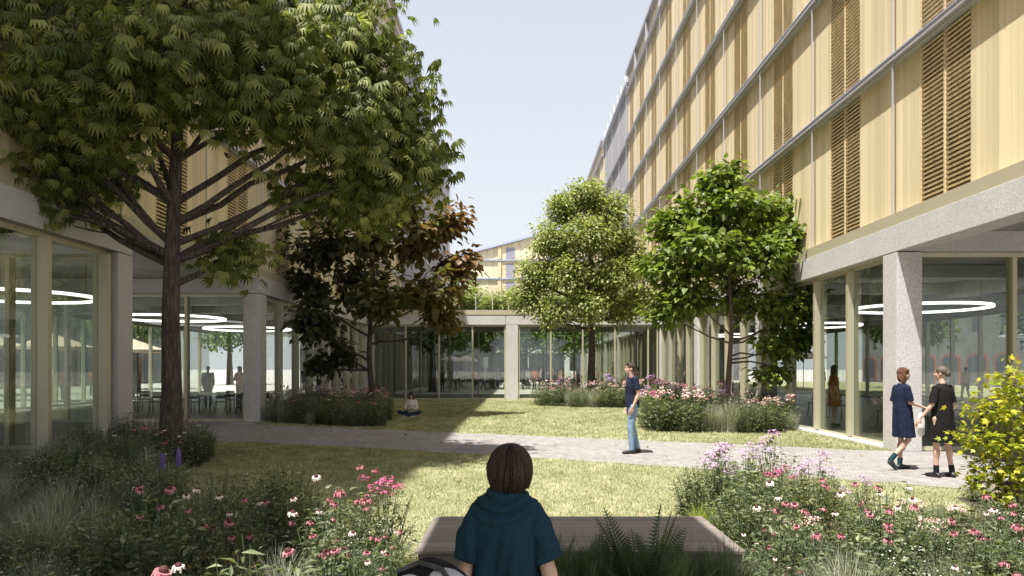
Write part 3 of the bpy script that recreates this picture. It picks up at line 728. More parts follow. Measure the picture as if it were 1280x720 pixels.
g_chest=leafmat('chestnut_leaf',[(0,(.055,.08,.018)),(.5,(.14,.18,.045)),(1,(.36,.39,.14))],.5)
g_dark=leafmat('copper_tree_leaf',[(0,(.055,.065,.024)),(.5,(.11,.12,.038)),(.76,(.13,.10,.035)),(1,(.21,.125,.05))],.42)
g_pale=leafmat('pale_maple_leaf',[(0,(.14,.18,.05)),(.5,(.27,.32,.11)),(1,(.46,.49,.21))],.42)
g_bright=leafmat('bright_catalpa_leaf',[(0,(.07,.105,.016)),(.5,(.135,.195,.035)),(1,(.30,.36,.08))],.42)
g_yellow=leafmat('yellow_green_maple_leaf',[(0,(.17,.24,.015)),(.5,(.33,.36,.03)),(1,(.60,.53,.05))],.40)
g_far=leafmat('mid_green_leaf',[(0,(.05,.09,.02)),(.5,(.11,.17,.04)),(1,(.2,.27,.07))],.35)

# T1, big tree, base (-6.0,12.5)
s1=72.0
B1=(-6.03,12.5,0)
def q1(px,py,dy=0): # relative to the base, at depth 12.5+dy
    s=F/(12.5+dy); return ((px-647.5)/s-B1[0], dy, EYE-(py-461)/s)
blobs1=[]
for (px,py,dy,r,nt_,at) in [
  (60,215,0,1.15,38,.47),(15,110,-.5,1.3,36,.5),(120,120,-1.6,1.35,40,.6),(40,20,1.0,1.4,34,.7),(150,20,-.8,1.4,36,.85),
  (255,60,-1.8,1.25,38,.8),(250,10,1.2,1.3,30,1.0),(345,30,.5,1.15,36,.9),(330,120,-1.2,1.15,38,.7),(405,90,.8,1.1,38,.7),
  (455,60,-.2,.85,34,.8),(440,150,-.6,1.0,40,.55),(490,160,.3,.85,36,.55),(405,225,.6,.8,24,.46),(480,225,.2,.85,34,.46),(520,195,.6,.6,22,.5),(470,255,1.2,.55,14,.46),(500,110,.3,.7,26,.6),
  (180,130,2.4,1.1,20,.6),(-60,60,.5,1.5,26,.6),(-70,200,0,1.2,22,.47),(275,-60,-.6,1.6,36,1.0),(120,-80,0,1.7,34,1.0),(420,-30,0,1.2,32,.9),(350,-120,.5,1.5,26,1.0),(15,245,-.3,.6,14,.47),(10,20,-1.5,1.2,30,.8),(-30,120,-1.2,1.2,26,.6),(45,250,.8,.7,16,.45),(200,80,-2.2,1.1,30,.8),(380,40,-1.6,1.0,28,.9),(90,70,-2.2,1.2,28,.7),(-10,205,.4,1.0,24,.47)]:
    blobs1.append((q1(px,py,dy),(r,r,r*.62),nt_,at))
blobs1.append((q1(290,320,.6),(.52,.5,.42),17,.40)); blobs1.append((q1(120,190,0),(.8,.9,.4),18,.5))
tree('chestnut_tree','big dark leafy tree with a thick trunk on the left, nearest the camera','tree',B1,[(0,0,0),(.02,0,1.3),(.0,0,2.6),(.03,.0,3.8),(.08,0,5.0),(.1,.1,6.3),(.2,.1,8.0)],.185,blobs1,leaf_palm(),.215,12,g_chest,bark_dark,droop=.9,spread=.52,twig_r=.008,limb_k=.8,bendk=.05)
# T2, copper tinted
B2=(-5.02,24.5,0)
def q2(px,py,dy=0):
    s=F/(B2[1]+dy); return ((px-647.5)/s-B2[0], dy, EYE-(py-461)/s)
blobs2=[(q2(px,py,dy),(r,r,r*.8),n_,at) for px,py,dy,r,n_,at in [(395,300,0,1.15,26,.6),(400,400,-.5,.95,24,.35),(385,355,.8,1.0,18,.5),(455,290,-.8,1.2,28,.8),(520,300,.4,1.15,28,.8),(560,275,0,.75,16,.9),(545,360,-.3,1.05,28,.55),(575,330,.3,.75,18,.7),(480,370,-1.1,1.1,26,.5),(500,255,.3,.9,16,1.0),(430,440,.2,.55,9,.3),(400,455,0,.45,7,.3),(550,400,.3,.55,11,.45),(450,350,1.2,1.2,22,.7),(430,250,.3,1.0,16,.95)]]
tree('copper_leaved_tree','dark copper-tinged broadleaf tree rising from the shaded left flower bed','tree',B2,[(0,0,0),(.03,0,1.0),(-.05,0,2.2),(.0,0,3.3),(.1,0,4.6),(.05,0,6.0)],.12,blobs2,leaf_broad(),.27,19,g_dark,bark_dark,droop=.6,spread=.36,limb_k=.8,
     loccol=lambda p: .30+.17*p[:,0]+.05*(p[:,2]-4))
# T3 centre pale
B3=(3.35,33,0)
def q3(px,py,dy=0):
    s=F/(B3[1]+dy); return ((px-647.5)/s-B3[0], dy, EYE-(py-461)/s)
blobs3=[(q3(px,py,dy),(r*1.15,r*1.05,r*.85),n_,at) for px,py,dy,r,n_,at in [(735,245,0,.95,46,1.0),(705,262,.2,.85,36,.95),(765,262,0,.95,40,.95),(690,300,0,1.1,46,.8),(735,295,-.8,1.1,50,.8),(775,300,.3,1.0,46,.8),(670,345,.2,1.0,46,.6),(715,345,-.9,1.05,46,.65),(765,345,-.6,1.1,50,.65),(655,375,0,.7,30,.5),(690,392,-.4,.75,28,.45),(735,385,-1.0,.85,30,.5),(780,385,0,1.0,40,.5),(810,375,.3,.85,30,.5),(770,325,1.2,1.1,34,.7),(700,330,1.3,1.1,34,.7),(740,370,1.3,1.0,24,.6),(810,330,.3,.7,22,.65)]]
tree('field_maple_tree','airy pale green tree with fine leaves standing in the centre of the far lawn','tree',B3,[(0,0,0),(.0,0,1.2),(.05,0,2.5),(.0,0,3.8),(-.1,0,5.2),(.0,0,6.6),(-.05,0,8.2)],.20,blobs3,leaf_simple(.7),.165,56,g_pale,bark_dark,droop=.35,spread=.42,twig_r=.010,limb_k=1.0)
# T4 right bright
B4=(5.88,20,0)
def q4(px,py,dy=0):
    s=F/(B4[1]+dy); return ((px-647.5)/s-B4[0], dy, EYE-(py-461)/s)
blobs4=[(q4(px,py,dy),(r*1.05,r,r*.7),n_,at) for px,py,dy,r,n_,at in [(905,225,0,.72,26,1.0),(870,262,0,.8,26,.9),(925,262,-.4,.85,28,.95),(965,260,.3,.6,18,.9),(985,295,0,.85,28,.8),(835,285,.2,.65,20,.85),(880,310,-.7,.95,32,.75),(945,320,-.7,.95,32,.7),(830,330,0,.8,26,.65),(1000,340,.1,.6,20,.65),(870,365,-.3,.85,26,.55),(930,370,.5,.9,24,.6),(985,385,0,.85,26,.5),(835,385,0,.7,20,.5),(975,430,0,.58,17,.4),(965,465,0,.38,9,.38),(1000,420,.2,.45,12,.42),(1010,300,.1,.4,12,.8),(1015,375,0,.4,12,.5),(900,320,.9,.9,22,.7),(950,290,.9,.8,18,.8)]]
tree('catalpa_tree','bright green large-leaved tree in the right flower bed in front of the facade','tree',B4,[(0,0,0),(-.06,0,1.0),(.0,0,1.9),(.06,0,2.8),(.0,0,3.9),(.0,0,5.6)],.095,blobs4,leaf_broad(),.185,27,g_bright,bark_pale,droop=.45,spread=.30,limb_k=.7)
# maple sapling at right edge
B5=(4.45,6.45,0)
def q5(px,py,dy=0):
    s=F/(B5[1]+dy); return ((px-647.5)/s-B5[0], dy, EYE-(py-461)/s)
blobs5=[(q5(px,py,dy),(r,r,r*.8),n_,at) for px,py,dy,r,n_,at in [(1262,475,0,.17,14,.9),(1240,510,0,.22,20,.75),(1285,500,0,.25,16,.8),(1225,545,0,.20,18,.6),(1265,545,-.1,.25,22,.6),(1240,585,0,.24,22,.45),(1285,585,.1,.3,20,.5),(1222,600,0,.13,8,.4),(1262,615,0,.2,14,.35),(1305,540,0,.3,18,.7),(1320,610,0,.25,14,.4)]]
tree('maple_sapling','small yellow-green maple bush at the right edge of the photo','shrub',B5,[(0,0,0),(.02,0,.4),(.05,0,.8),(.08,0,1.2),(.1,0,1.6)],.022,blobs5,leaf_lobed(),.055,11,g_yellow,bark_pale,droop=.3,spread=.12,twig_r=.003,limb_k=.35)

# background trees beyond the gallery and the buildings
TF=None
def far_tree(x,y,h,r,label,group=None,sd=0,low=.42):
    bl=[]
    for k in range(9):
        a=2.4*k+sd; rr=r*(.55 if k<6 else .2); bl.append(((rr*math.cos(a),rr*math.sin(a),h*(low+.06+.045*k)),(r*.55,r*.55,r*.38),22,.45+.06*k))
    return tree('broadleaf_tree',label,'tree',(x,y,0),[(0,0,0),(.05,0,h*.25),(-.04,0,h*.5),(0,0,h*.85)],.035*h,bl,leaf_simple(.7),.34,14,g_far,bark_dark,droop=.3,spread=.6,group=group,twig_r=.012)
ft=far_tree(-6.2,52,7.5,2.8,'leafy tree behind the gallery, left of the gallery column')
copy_tree(ft,(-2.2,60,0),1.3,1.05,label='leafy tree behind the gallery, just left of its white column')
copy_tree(ft,(4.6,58,0),2.5,.95,label='leafy tree behind the gallery, right of its white column')
copy_tree(ft,(0.8,72,0),4.0,1.1,label='leafy tree far behind the gallery column')
copy_tree(ft,(-4.4,76,0),3.1,1.0,label='leafy tree far behind the two small parasols')
for k,(x,y,s) in enumerate([(-32,30,1.2),(-34,44,1.3),(-31,58,1.2),(-26,49,1.1),(-30,75,1.3)]):
    copy_tree(ft,(x,y,0),k*1.1,s,label='leafy tree standing outside beyond the left building',group='trees beyond the left building')
for k,(x,y,s) in enumerate([(27,26,1.1),(30,38,1.2),(27,50,1.2),(33,62,1.3),(26,34,.9)]):
    copy_tree(ft,(x,y,0),k*1.7+.4,s,label='leafy tree standing outside beyond the right building',group='trees beyond the right building')
copy_tree(ft,(-14,120,0),.4,2.75,label='distant dark tree crown left of the gabled building')
copy_tree(ft,(-9,112,0),2.0,1.6,label='distant tree in front of the gabled building')

# ------------------------------------------------------------------ bed plants
g_bush=leafmat('perennial_leaf',[(0,(.06,.08,.04)),(.5,(.135,.165,.082)),(1,(.30,.33,.185))],.35)
g_lime=leafmat('lime_grass_leaf',[(0,(.17,.23,.04)),(1,(.42,.48,.12))],.4)
g_silver=leafmat('silver_grass_leaf',[(0,(.13,.15,.10)),(.5,(.27,.29,.21)),(1,(.52,.52,.42))],.3)
g_fern=leafmat('fern_leaf',[(0,(.04,.06,.028)),(.6,(.08,.12,.05)),(1,(.15,.20,.08))],.35)
g_olive=leafmat('olive_leaf',[(0,(.08,.09,.03)),(.5,(.16,.17,.06)),(1,(.30,.28,.11))],.3)
g_tan=leafmat('dry_stem_leaf',[(0,(.13,.085,.05)),(.5,(.24,.17,.10)),(1,(.42,.32,.2))],.3)
m_stem=pbr('green_stem',(.07,.10,.04),.7)
m_petal=pbr('pink_coneflower_petal',(.62,.30,.36),.7,nz=25,cols=[(.3,(.34,.07,.12)),(.55,(.46,.18,.2)),(.75,(.68,.45,.40))])
m_petal2=pbr('pale_coneflower_petal',(.82,.68,.6),.7)
m_cone=pbr('dark_flower_cone',(.07,.018,.016),.8,nz=60)
m_white=pbr('white_blossom',(.66,.66,.60),.7); m_purple=pbr('violet_blossom',(.16,.10,.38),.7); m_mauve=pbr('mauve_blossom',(.52,.33,.52),.7,nz=20); m_magenta=pbr('magenta_blossom',(.46,.09,.2),.7); m_pinkpale=pbr('pale_pink_blossom',(.78,.55,.5),.7)

def stems_mesh(pts, r=.004):
    b=MB()
    for p,q,bend in pts: b.tube(curve(p,q,bend,3),[r,r*.9,r*.8,r*.6],4,cap=False)
    return b
def leafy(name,label,h,rad,nstem,nleaf,lsize,lm,T,cat='plant',flowers=None,up=.5,stemm=None,top=0.0):
    e=empty(name); tag(e,label,cat)
    pts=[];pos=[];dr=[]; tips=[]
    for k in range(nstem):
        a=rng.uniform(0,2*PI); r_=rad*math.sqrt(rng.uniform(0,1)); hh=h*rng.uniform(.65,1)*(1-.35*(r_/rad)**2)
        p=Vector((r_*.35*math.cos(a),r_*.35*math.sin(a),0)); q=Vector((r_*math.cos(a),r_*math.sin(a),hh))
        pts.append((p,q,(0,0,.02))); tips.append(q)
        m=nleaf; t=rng.uniform(top,1,m); pp=np.array(p)+ (np.array(q)-np.array(p))*t[:,None]+rng.normal(size=(m,3))*lsize*.25
        d=rng.normal(size=(m,3)); d[:,2]=np.abs(d[:,2])*up-.1; pos.append(pp+d/np.linalg.norm(d,axis=1,keepdims=True)*lsize*.2); dr.append(d)
    pos=np.concatenate(pos);dr=np.concatenate(dr);m=len(pos)
    pos[:,2]=np.maximum(pos[:,2],.02)
    Mx=frames(pos,dr,np.tile([0,0,1.],(m,1))+rng.normal(size=(m,3))*.4,lsize*rng.uniform(.6,1.2,m))
    V,Fc,A=instance(T,Mx,np.clip(rng.uniform(0,1,m)*.8+.25*(pos[:,2]/h-.3),0,1))
    link_mesh('foliage',raw_mesh('foliage',V,Fc,[lm],attr=A),e)
    stems_mesh(pts,.0035).build('stem',stemm or m_stem,e)
    return e,tips
def small_blossoms(e,pts,size,mat,n=5,stuff=True,name='blossom'):
    V=[];Fc=[]
    for k in range(n):
        a=2*PI*k/n; b=len(V); V+=[(0,0,0),(math.cos(a-.5)*.6,math.sin(a-.5)*.6,.15),(math.cos(a),math.sin(a),.1),(math.cos(a+.5)*.6,math.sin(a+.5)*.6,.15)]; Fc+=[(b,b+1,b+2,b+3)]
    T=(np.array(V,float),np.array(Fc)); m=len(pts); p=np.array(pts)
    d=rng.normal(size=(m,3))*[1,1,.3]; up_=np.tile([0,0,1.],(m,1))+rng.normal(size=(m,3))*.3
    Vv,Ff,A=instance(T,frames(p,d,up_,np.full(m,size)*rng.uniform(.7,1.2,m)),rng.uniform(0,1,m))
    o=link_mesh(name,raw_mesh(name,Vv,Ff,[mat]),e)
    if stuff: o['kind']='stuff'
    return o
def cone_head(pale=False):
    b=MB(); n=13
    for k in range(n):
        a=2*PI*k/n+rng.uniform(-.08,.08); c,s=math.cos(a),math.sin(a); w=.0065; l=.036*rng.uniform(.85,1.1); dz=-.018*rng.uniform(.4,1.6)
        def pt(t,o,z): return (c*t-s*o,s*t+c*o,z)
        V=[pt(.01,-w*.5,0),pt(.01,w*.5,0),pt(.03,w,.002),pt(.03,-w,.002),pt(l,w*.6,dz),pt(l,-w*.6,dz)]
        b.add(V,[(0,1,2,3),(3,2,4,5)],0)
    b.ell((0,0,.006),(.018,.018,.017),10,6,1)
    return b.mesh('flower_head',[m_petal2 if pale else m_petal,m_cone],smooth=False)
CHD=[cone_head(),cone_head(),cone_head(True),cone_head()]

def proto_cone(n=11):
    e,tips=leafy('coneflower_clump','x',.72,.30,30,9,.085,g_bush,leaf_simple(.32),top=.05)
    b=[]
    for k in range(n):
        a=rng.uniform(0,2*PI); r_=.30*math.sqrt(rng.uniform(0,1)); q=Vector((r_*math.cos(a),r_*math.sin(a),rng.uniform(.5,.84))); b.append((Vector((q.x*.3,q.y*.3,0)),q,(0,0,.02)))
        o=link_mesh('flower_head',CHD[k%4],e,(q.x,q.y,q.z)); o.rotation_euler=(rng.uniform(-.35,.35),rng.uniform(-.35,.35),rng.uniform(0,6)); s=rng.uniform(.85,1.2); o.scale=(s,s,s)
    stems_mesh(b,.004).build('flower_stem',m_stem,e)
    return e
def grass_tuft(name,h,rad,n,wd,lm,arch=.5,label='x'):
    e=empty(name); tag(e,label,'grass tuft')
    V=[];Fc=[];A=[]; seg=4
    for k in range(n):
        a=rng.uniform(0,2*PI); lean=rng.uniform(.1,1)*rad; hh=h*rng.uniform(.55,1); bx,by=rng.normal(size=2)*.04
        dx,dy=math.cos(a),math.sin(a); sx,sy=-dy,dx; b=len(V); v=rng.uniform()
        for i in range(seg+1):
            t=i/seg; w=wd*(1-t*.92); r_=lean*t**1.6; z=hh*(t-arch*.45*t**3*(lean/rad))
            V.append((bx+dx*r_-sx*w,by+dy*r_-sy*w,z)); V.append((bx+dx*r_+sx*w,by+dy*r_+sy*w,z)); A+=[v,v]
        for i in range(seg): Fc.append((b+2*i,b+2*i+1,b+2*i+3,b+2*i+2))
    link_mesh('blades',raw_mesh('blades',np.array(V),np.array(Fc),[lm],attr=A),e)
    return e
def fern(name,h,nf,lm,label='x'):
    e=empty(name); tag(e,label,'fern')
    T=leaf_simple(.17,.04,.15); parts=[]; b=MB()
    for k in range(nf):
        a=2*PI*k/nf+rng.uniform(-.3,.3); ln=h*rng.uniform(.85,1.15); pts=[]
        tilt=rng.uniform(.12,.6)
        for i in range(15):
            t=i/14; r_=ln*tilt*t**1.25; z=ln*(1.05*t-.42*tilt*t*t)*(1.05-.3*tilt); pts.append(np.array([math.cos(a)*r_,math.sin(a)*r_,z]))
        b.tube(pts,[.004]*14+[.001],4,cap=False)
        pos=[];dr=[];sz=[];up=[]
        for i in range(30):
            t=.14+.86*i/29; j=min(int(t*14),13); p=pts[j]+(pts[j+1]-pts[j])*(t*14-j); d=(pts[j+1]-pts[j]); d/=np.linalg.norm(d)
            side=np.array([-math.sin(a),math.cos(a),0]); L_=.17*ln*math.sin(PI*min(1,(t*.86+.14)))**.8+.01
            nn=np.cross(side,d)
            for s in (-1,1): pos.append(p);dr.append(side*s+d*.45-np.array([0,0,.12])); sz.append(L_);up.append(nn)
        parts.append(instance(T,frames(np.array(pos),np.array(dr),np.array(up),np.array(sz)),np.full(len(pos),rng.uniform(0,1))))
    V,Fc,A=merge(parts); o=link_mesh('fronds',raw_mesh('fronds',V,Fc,[lm],attr=A),e); b.build('stalk',m_stem,e)
    return e
def spike_plant(h,mat,n,label='x'):
    e,tips=leafy('spike_flower_clump',label,h*.75,.22,16,10,.07,g_bush,leaf_simple(.22),top=.05)
    for k in range(n):
        a=rng.uniform(0,6.28); r_=rng.uniform(0,.15); x,y=r_*math.cos(a),r_*math.sin(a); z0=h*rng.uniform(.7,.85); b=MB()
        b.tube([(x*.4,y*.4,0),(x,y,z0)],.003,4,0)
        for i in range(13):
            for j in range(4):
                t=j*1.57+i*.9+rng.uniform(-.3,.3); rr=.011*(1-i/16)*rng.uniform(.7,1.5); b.ell((x+rr*math.cos(t),y+rr*math.sin(t),z0-.04+i*.011+rng.uniform(-.004,.004)),(.0042,.0042,.006),5,3,1)
        b.build('flower_spike',[m_stem,mat],e)
    return e
def cluster_plant(mat,label='x',h=.85,T=None):
    e,tips=leafy('phlox_clump',label,h,.34,34,13,.075,g_bush,leaf_simple(.36),top=.15)
    sel=sorted(tips,key=lambda p:-p.z)[:9]
    for q in sel:
        m=26; u=unit(m); p=np.array(q)+u*[.05,.05,.028]+[0,0,.02]
        small_blossoms(e,p,.014,mat,stuff=False,name='flower_head')
    return e
protos={}
protos['cone']=[proto_cone(5),proto_cone(7),proto_cone(3)]
def aster():
    e,t=leafy('aster_bush','x',.62,.34,46,22,.035,g_bush,leaf_simple(.4),top=.1,up=.9); 
    pts=[np.array(q)+rng.normal(size=3)*.03 for q in t for _ in range(2)][:60]; small_blossoms(e,pts,.008,m_white,stuff=True,name='blossoms'); return e
protos['aster']=[aster(),aster()]
protos['bush']=[leafy('perennial_bush','x',.7,.36,44,18,.062,g_bush,leaf_simple(.42))[0],leafy('perennial_bush','x',.6,.34,40,18,.05,g_olive,leaf_simple(.5))[0],leafy('perennial_bush','x',.75,.3,40,16,.085,g_bush,leaf_simple(.24))[0]]
protos['silver']=[grass_tuft('ornamental_grass',.62,.36,420,.0028,g_silver),grass_tuft('ornamental_grass',.5,.30,360,.0028,g_silver)]
protos['lime']=[grass_tuft('lime_grass',.42,.32,420,.004,g_lime,.9)]
protos['green']=[grass_tuft('green_grass_tuft',.6,.34,360,.0032,g_fern)]
protos['dry']=[leafy('dry_stem_plant','x',.55,.30,60,10,.04,g_tan,leaf_simple(.3))[0]]
protos['fern']=[fern('fern',.72,14,g_fern),fern('fern',.62,12,g_fern)]
protos['wspike']=[spike_plant(.95,m_white,4)]
protos['pspike']=[spike_plant(.8,m_purple,5)]
protos['phlox']=[cluster_plant(m_mauve)]
protos['magenta']=[cluster_plant(m_magenta,h=.75)]
protos['ppink']=[cluster_plant(m_pinkpale,h=.6)]
DESC={'cone':('pink coneflower clump with dark cones','coneflower'),'aster':('dark bushy perennial dotted with tiny white flowers','perennial'),'bush':('leafy green perennial bush','perennial'),
 'silver':('silvery ornamental grass tuft','grass tuft'),'lime':('lime green grass tuft','grass tuft'),'green':('deep green grass tuft','grass tuft'),'dry':('tan dry-stemmed plant','perennial'),
 'fern':('dark green fern with arching fronds','fern'),'wspike':('plant with white flower spikes','perennial'),'pspike':('plant with violet flower spikes','perennial'),
 'phlox':('mauve phlox clump with rounded heads','perennial'),'magenta':('magenta flowering clump','perennial'),'ppink':('pale pink flowering clump','perennial')}
def inside(p,poly):
    c=False; n=len(poly); x,y=p
    for i in range(n):
        x1,y1=poly[i];x2,y2=poly[(i+1)%n]
        if (y1>y)!=(y2>y) and x<(x2-x1)*(y-y1)/(y2-y1)+x1: c=not c
    return c
used=set()
cnt={}
def plant(kind,x,y,s,where):
    if kind.startswith('low'): kind={'lowpink':'ppink','lowaster':'aster','lowbush':'bush','lowdry':'dry','lowphlox':'phlox'}[kind]; s*=.55
    pr=protos[kind]; i=int(rng.integers(0,len(pr))); o=pr[i]
    lab=DESC[kind][0]+' '+where; rz=rng.uniform(0,6.28)
    sz=s*(rng.uniform(.7,1.25) if kind not in('cone','fern') else rng.uniform(.72,1.02) if kind=='cone' else rng.uniform(.75,.98))
    if o.name not in used:
        used.add(o.name); o.location=(x,y,0); o.rotation_euler=(0,0,rz); o.scale=(sz,)*3; r=o
        if o.name not in KID: KID[o.name]=[c.name for c in kids(o)]
    else: r=copy_tree(o,(x,y,0),rz,sz)
    tag(r,lab,DESC[kind][1],lab); cnt[lab]=cnt.get(lab,0)+1
    return r
SOIL=[]
def bed(poly,mix,dens,where,scale=1.0,mind=.22,zones=None):
    me=sheet('bed_soil',poly,.009,M['soil']); SOIL.append(poly)
    me['label']='dark planting soil '+where
    xs=[p[0] for p in poly]; ys=[p[1] for p in poly]; placed=[]
    area=abs(sum(poly[i][0]*poly[(i+1)%len(poly)][1]-poly[(i+1)%len(poly)][0]*poly[i][1] for i in range(len(poly))))/2
    target=int(area*dens); tries=0
    ks=list(mix.keys()); ws=np.array([mix[k] for k in ks],float); ws/=ws.sum()
    while len(placed)<target and tries<target*60:
        tries+=1; x=rng.uniform(min(xs),max(xs)); y=rng.uniform(min(ys),max(ys))
        if not inside((x,y),poly): continue
        if any((x-a)**2+(y-b)**2<(mind*scale)**2 for a,b in placed): continue
        k=None
        if zones:
            for fn,mx in zones:
                if fn(x,y):
                    kk=list(mx.keys()); ww=np.array([mx[q] for q in kk],float); k=kk[rng.choice(len(kk),p=ww/ww.sum())]; break
        if k is None: k=ks[rng.choice(len(ks),p=ws)]
        placed.append((x,y)); plant(k,x,y,scale,where)
    # low ground cover
    n=int(area*420); X=rng.uniform(min(xs),max(xs),n*2); Y=rng.uniform(min(ys),max(ys),n*2)
    ok=np.array([inside((a,b),poly) for a,b in zip(X,Y)]); X=X[ok][:n];Y=Y[ok][:n]; m=len(X)
    pos=np.stack([X,Y,rng.uniform(.01,.16,m)],1); d=rng.normal(size=(m,3)); d[:,2]=abs(d[:,2])*.7
    V,Fc,A=instance(leaf_simple(.4),frames(pos,d,np.tile([0,0,1.],(m,1))+rng.normal(size=(m,3))*.4,rng.uniform(.04,.09,m)),rng.uniform(0,.8,m))
    o=link_mesh('ground_cover',raw_mesh('ground_cover',V,Fc,[g_bush],attr=A)); tag(o,'low leafy ground cover '+where,'ground cover',kind='stuff')
LBED=[(-.80,2.5),(-.80,5.1),(-1.15,6.3),(-2.2,7.3),(-4.2,8.6),(-5.2,10.2),(-5.5,12.9),(-6.6,14.7),(-7.95,14.9),(-7.95,2.5)]
bed(LBED,{'aster':3.6,'bush':2.4,'silver':5,'dry':.5,'green':.8,'wspike':.16,'pspike':.2,'fern':.3},5.2,'in the left foreground bed',1.0,.30,
    zones=[(lambda x,y: x>-3.3 and y>5.0 and y<6.3,{'cone':4.5,'bush':1.6,'aster':.8,'silver':.6,'magenta':.2}),
           (lambda x,y: x>-2.6 and y>=6.3,{'bush':2.5,'magenta':1.2,'aster':1}),
           (lambda x,y: x>-1.9 and y<=5.0,{'silver':2.6,'cone':2,'green':1.2,'bush':1}),
           (lambda x,y: x<-1.5 and y<4.4,{'silver':1.6,'fern':1.8,'aster':2.6,'green':.8}),
           (lambda x,y: -6.6<x<-5.4 and 11<y<13.2,{'cone':2,'bush':1,'dry':1})])
RBED=[(1.72,4.0),(1.80,6.0),(1.72,7.3),(2.45,8.9),(3.7,9.0),(4.0,7.6),(5.2,8.0),(5.6,9.2),(7.4,9.4),(7.4,4.0)]
bed(RBED,{'aster':2.4,'bush':1.2,'silver':2.8,'dry':.8,'ppink':.6,'wspike':.12,'pspike':.3,'green':.5},5.4,'in the right foreground bed',.92,.28,
    zones=[(lambda x,y: x<2.1 and y>5.6 and y<7.4,{'lime':1.6,'bush':1,'silver':.6,'cone':.8}),
           (lambda x,y: x<2.9 and y<5.6,{'cone':3.6,'bush':.7,'silver':2.2,'aster':.6,'lime':.3}),
           (lambda x,y: x>2.9 and x<4.2 and 6.1<y<6.95,{'lowbush':2,'lowaster':1,'lowpink':1}),(lambda x,y: x<4.0 and y<6.9,{'cone':3.4,'bush':1.0,'aster':.8,'dry':.5,'silver':1.2,'ppink':.4}),
           (lambda x,y: x<3.1 and y>6.9,{'phlox':2.6,'magenta':1.0,'bush':2.2,'silver':.4}),(lambda x,y: x<3.9 and y>6.9,{'lowphlox':1.6,'lowbush':2.2,'silver':.4}),
           (lambda x,y: x>3.4 and y>7.0,{'lowpink':1.6,'lowaster':1.6,'lowbush':1.6,'lowdry':1.0})])
MBED=[(3.65,18.7),(3.5,20.0),(4.0,21.6),(7.3,21.8),(7.3,19.0),(6.6,18.5),(5.0,18.4)]
bed(MBED,{'aster':1,'bush':1,'cone':3,'silver':1.6,'phlox':1.2,'ppink':1.6,'pspike':.3,'lime':.5},4.4,'under the bright green right tree',1.55,.26,
    zones=[(lambda x,y: x<5.2 and y<19.5,{'cone':3.4,'silver':1.2,'ppink':.8}),(lambda x,y: x<5.0,{'phlox':3,'magenta':1.0,'bush':.6}),(lambda x,y: x>6.0 and y>19.6,{'ppink':2.4,'bush':.6,'pspike':.7}),(lambda x,y:x>5.8,{'aster':1.2,'bush':.6,'silver':2.4,'ppink':.5})])
CBED=[(.9,31.6),(1.3,33.8),(3.0,35.0),(6.6,34.5),(7.2,31.2),(5.6,30.2),(3.0,30.4)]
bed(CBED,{'aster':.6,'bush':.8,'cone':3,'silver':1.4,'phlox':.8,'ppink':2,'pspike':.3,'lime':.6},3.6,'under the pale centre tree',1.65,.28)
DBED=[(-7.9,22.2),(-6.0,21.0),(-4.4,20.3),(-3.75,20.6),(-4.1,22.6),(-4.7,25.5),(-5.4,28.2),(-7.9,28.4)]
bed(DBED,{'aster':1.6,'bush':1.6,'cone':4,'silver':2,'ppink':2.4,'phlox':.8,'lime':.5},3.3,'under the copper-leaved tree',1.35,.3)
# accents
plant('lime',-1.15,6.05,1.05,'beside the left end of the timber deck'); plant('lime',-1.0,5.75,.85,'beside the left end of the timber deck')
for x,y,s in [(-.98,5.3,.62),(-1.0,4.75,.75),(-.92,4.4,.7)]: plant('cone',x,y,s,'beside the left end of the timber deck')
for x,y,s in [(1.85,5.6,.5),(1.9,5.1,.5)]: plant('cone',x,y,s,'beside the right end of the timber deck')
for x,y,s in [(.35,4.3,.82),(.62,4.42,.7),(.9,4.35,.98),(1.1,4.5,.66),(.15,4.45,.8),(1.08,4.2,.7),(.72,4.15,.76),(.45,4.0,.76),(1.15,4.0,.7),(.25,4.0,.85),(.9,3.95,.9),(.2,4.5,1.05),(.5,4.5,.95),(.78,4.5,1.15),(1.0,4.55,.95),(1.22,4.5,.85),(.35,4.1,1.0)]: plant('fern',x,y,s,'in front of the timber deck')
for x,y,s in [(.5,4.5,.95),(.8,4.3,.9),(1.05,4.5,.95),(.3,4.4,.95),(-.5,4.45,.72),(-.3,4.5,.65),(-.62,4.2,.75),(1.3,4.4,1.0),(.65,4.2,.9),(1.32,4.5,.6),(.15,4.2,.85)]: plant('green',x,y,s,'in front of the timber deck')
# planting soil strip in front of the deck
o=sheet('bed_soil',[(-.8,2.5),(-.8,4.72),(1.6,4.72),(1.6,2.5)],.0095,M['soil']); o['label']='dark planting soil in front of the timber deck'

# roof garden shrubs
rs,_=leafy('roof_shrub','x',1.5,.75,60,26,.16,g_pale,leaf_simple(.6)); 
tag(rs,'leafy shrub on the planted gallery roof','shrub','shrubs on the gallery roof'); rs.location=(-6.6,41.5,4.74)
KID[rs.name]=[c.name for c in kids(rs)]
for k in range(13): copy_tree(rs,(-7.2+1.15*k,41.2+.8*math.sin(k*2.1),4.74),k*1.3,.95+.35*abs(math.sin(k*1.9)))
# remove unused protos
for k,pr in protos.items():
    for o in pr:
        if o.name not in used:
            for c in kids(o): bpy.data.objects.remove(c)
            bpy.data.objects.remove(o)

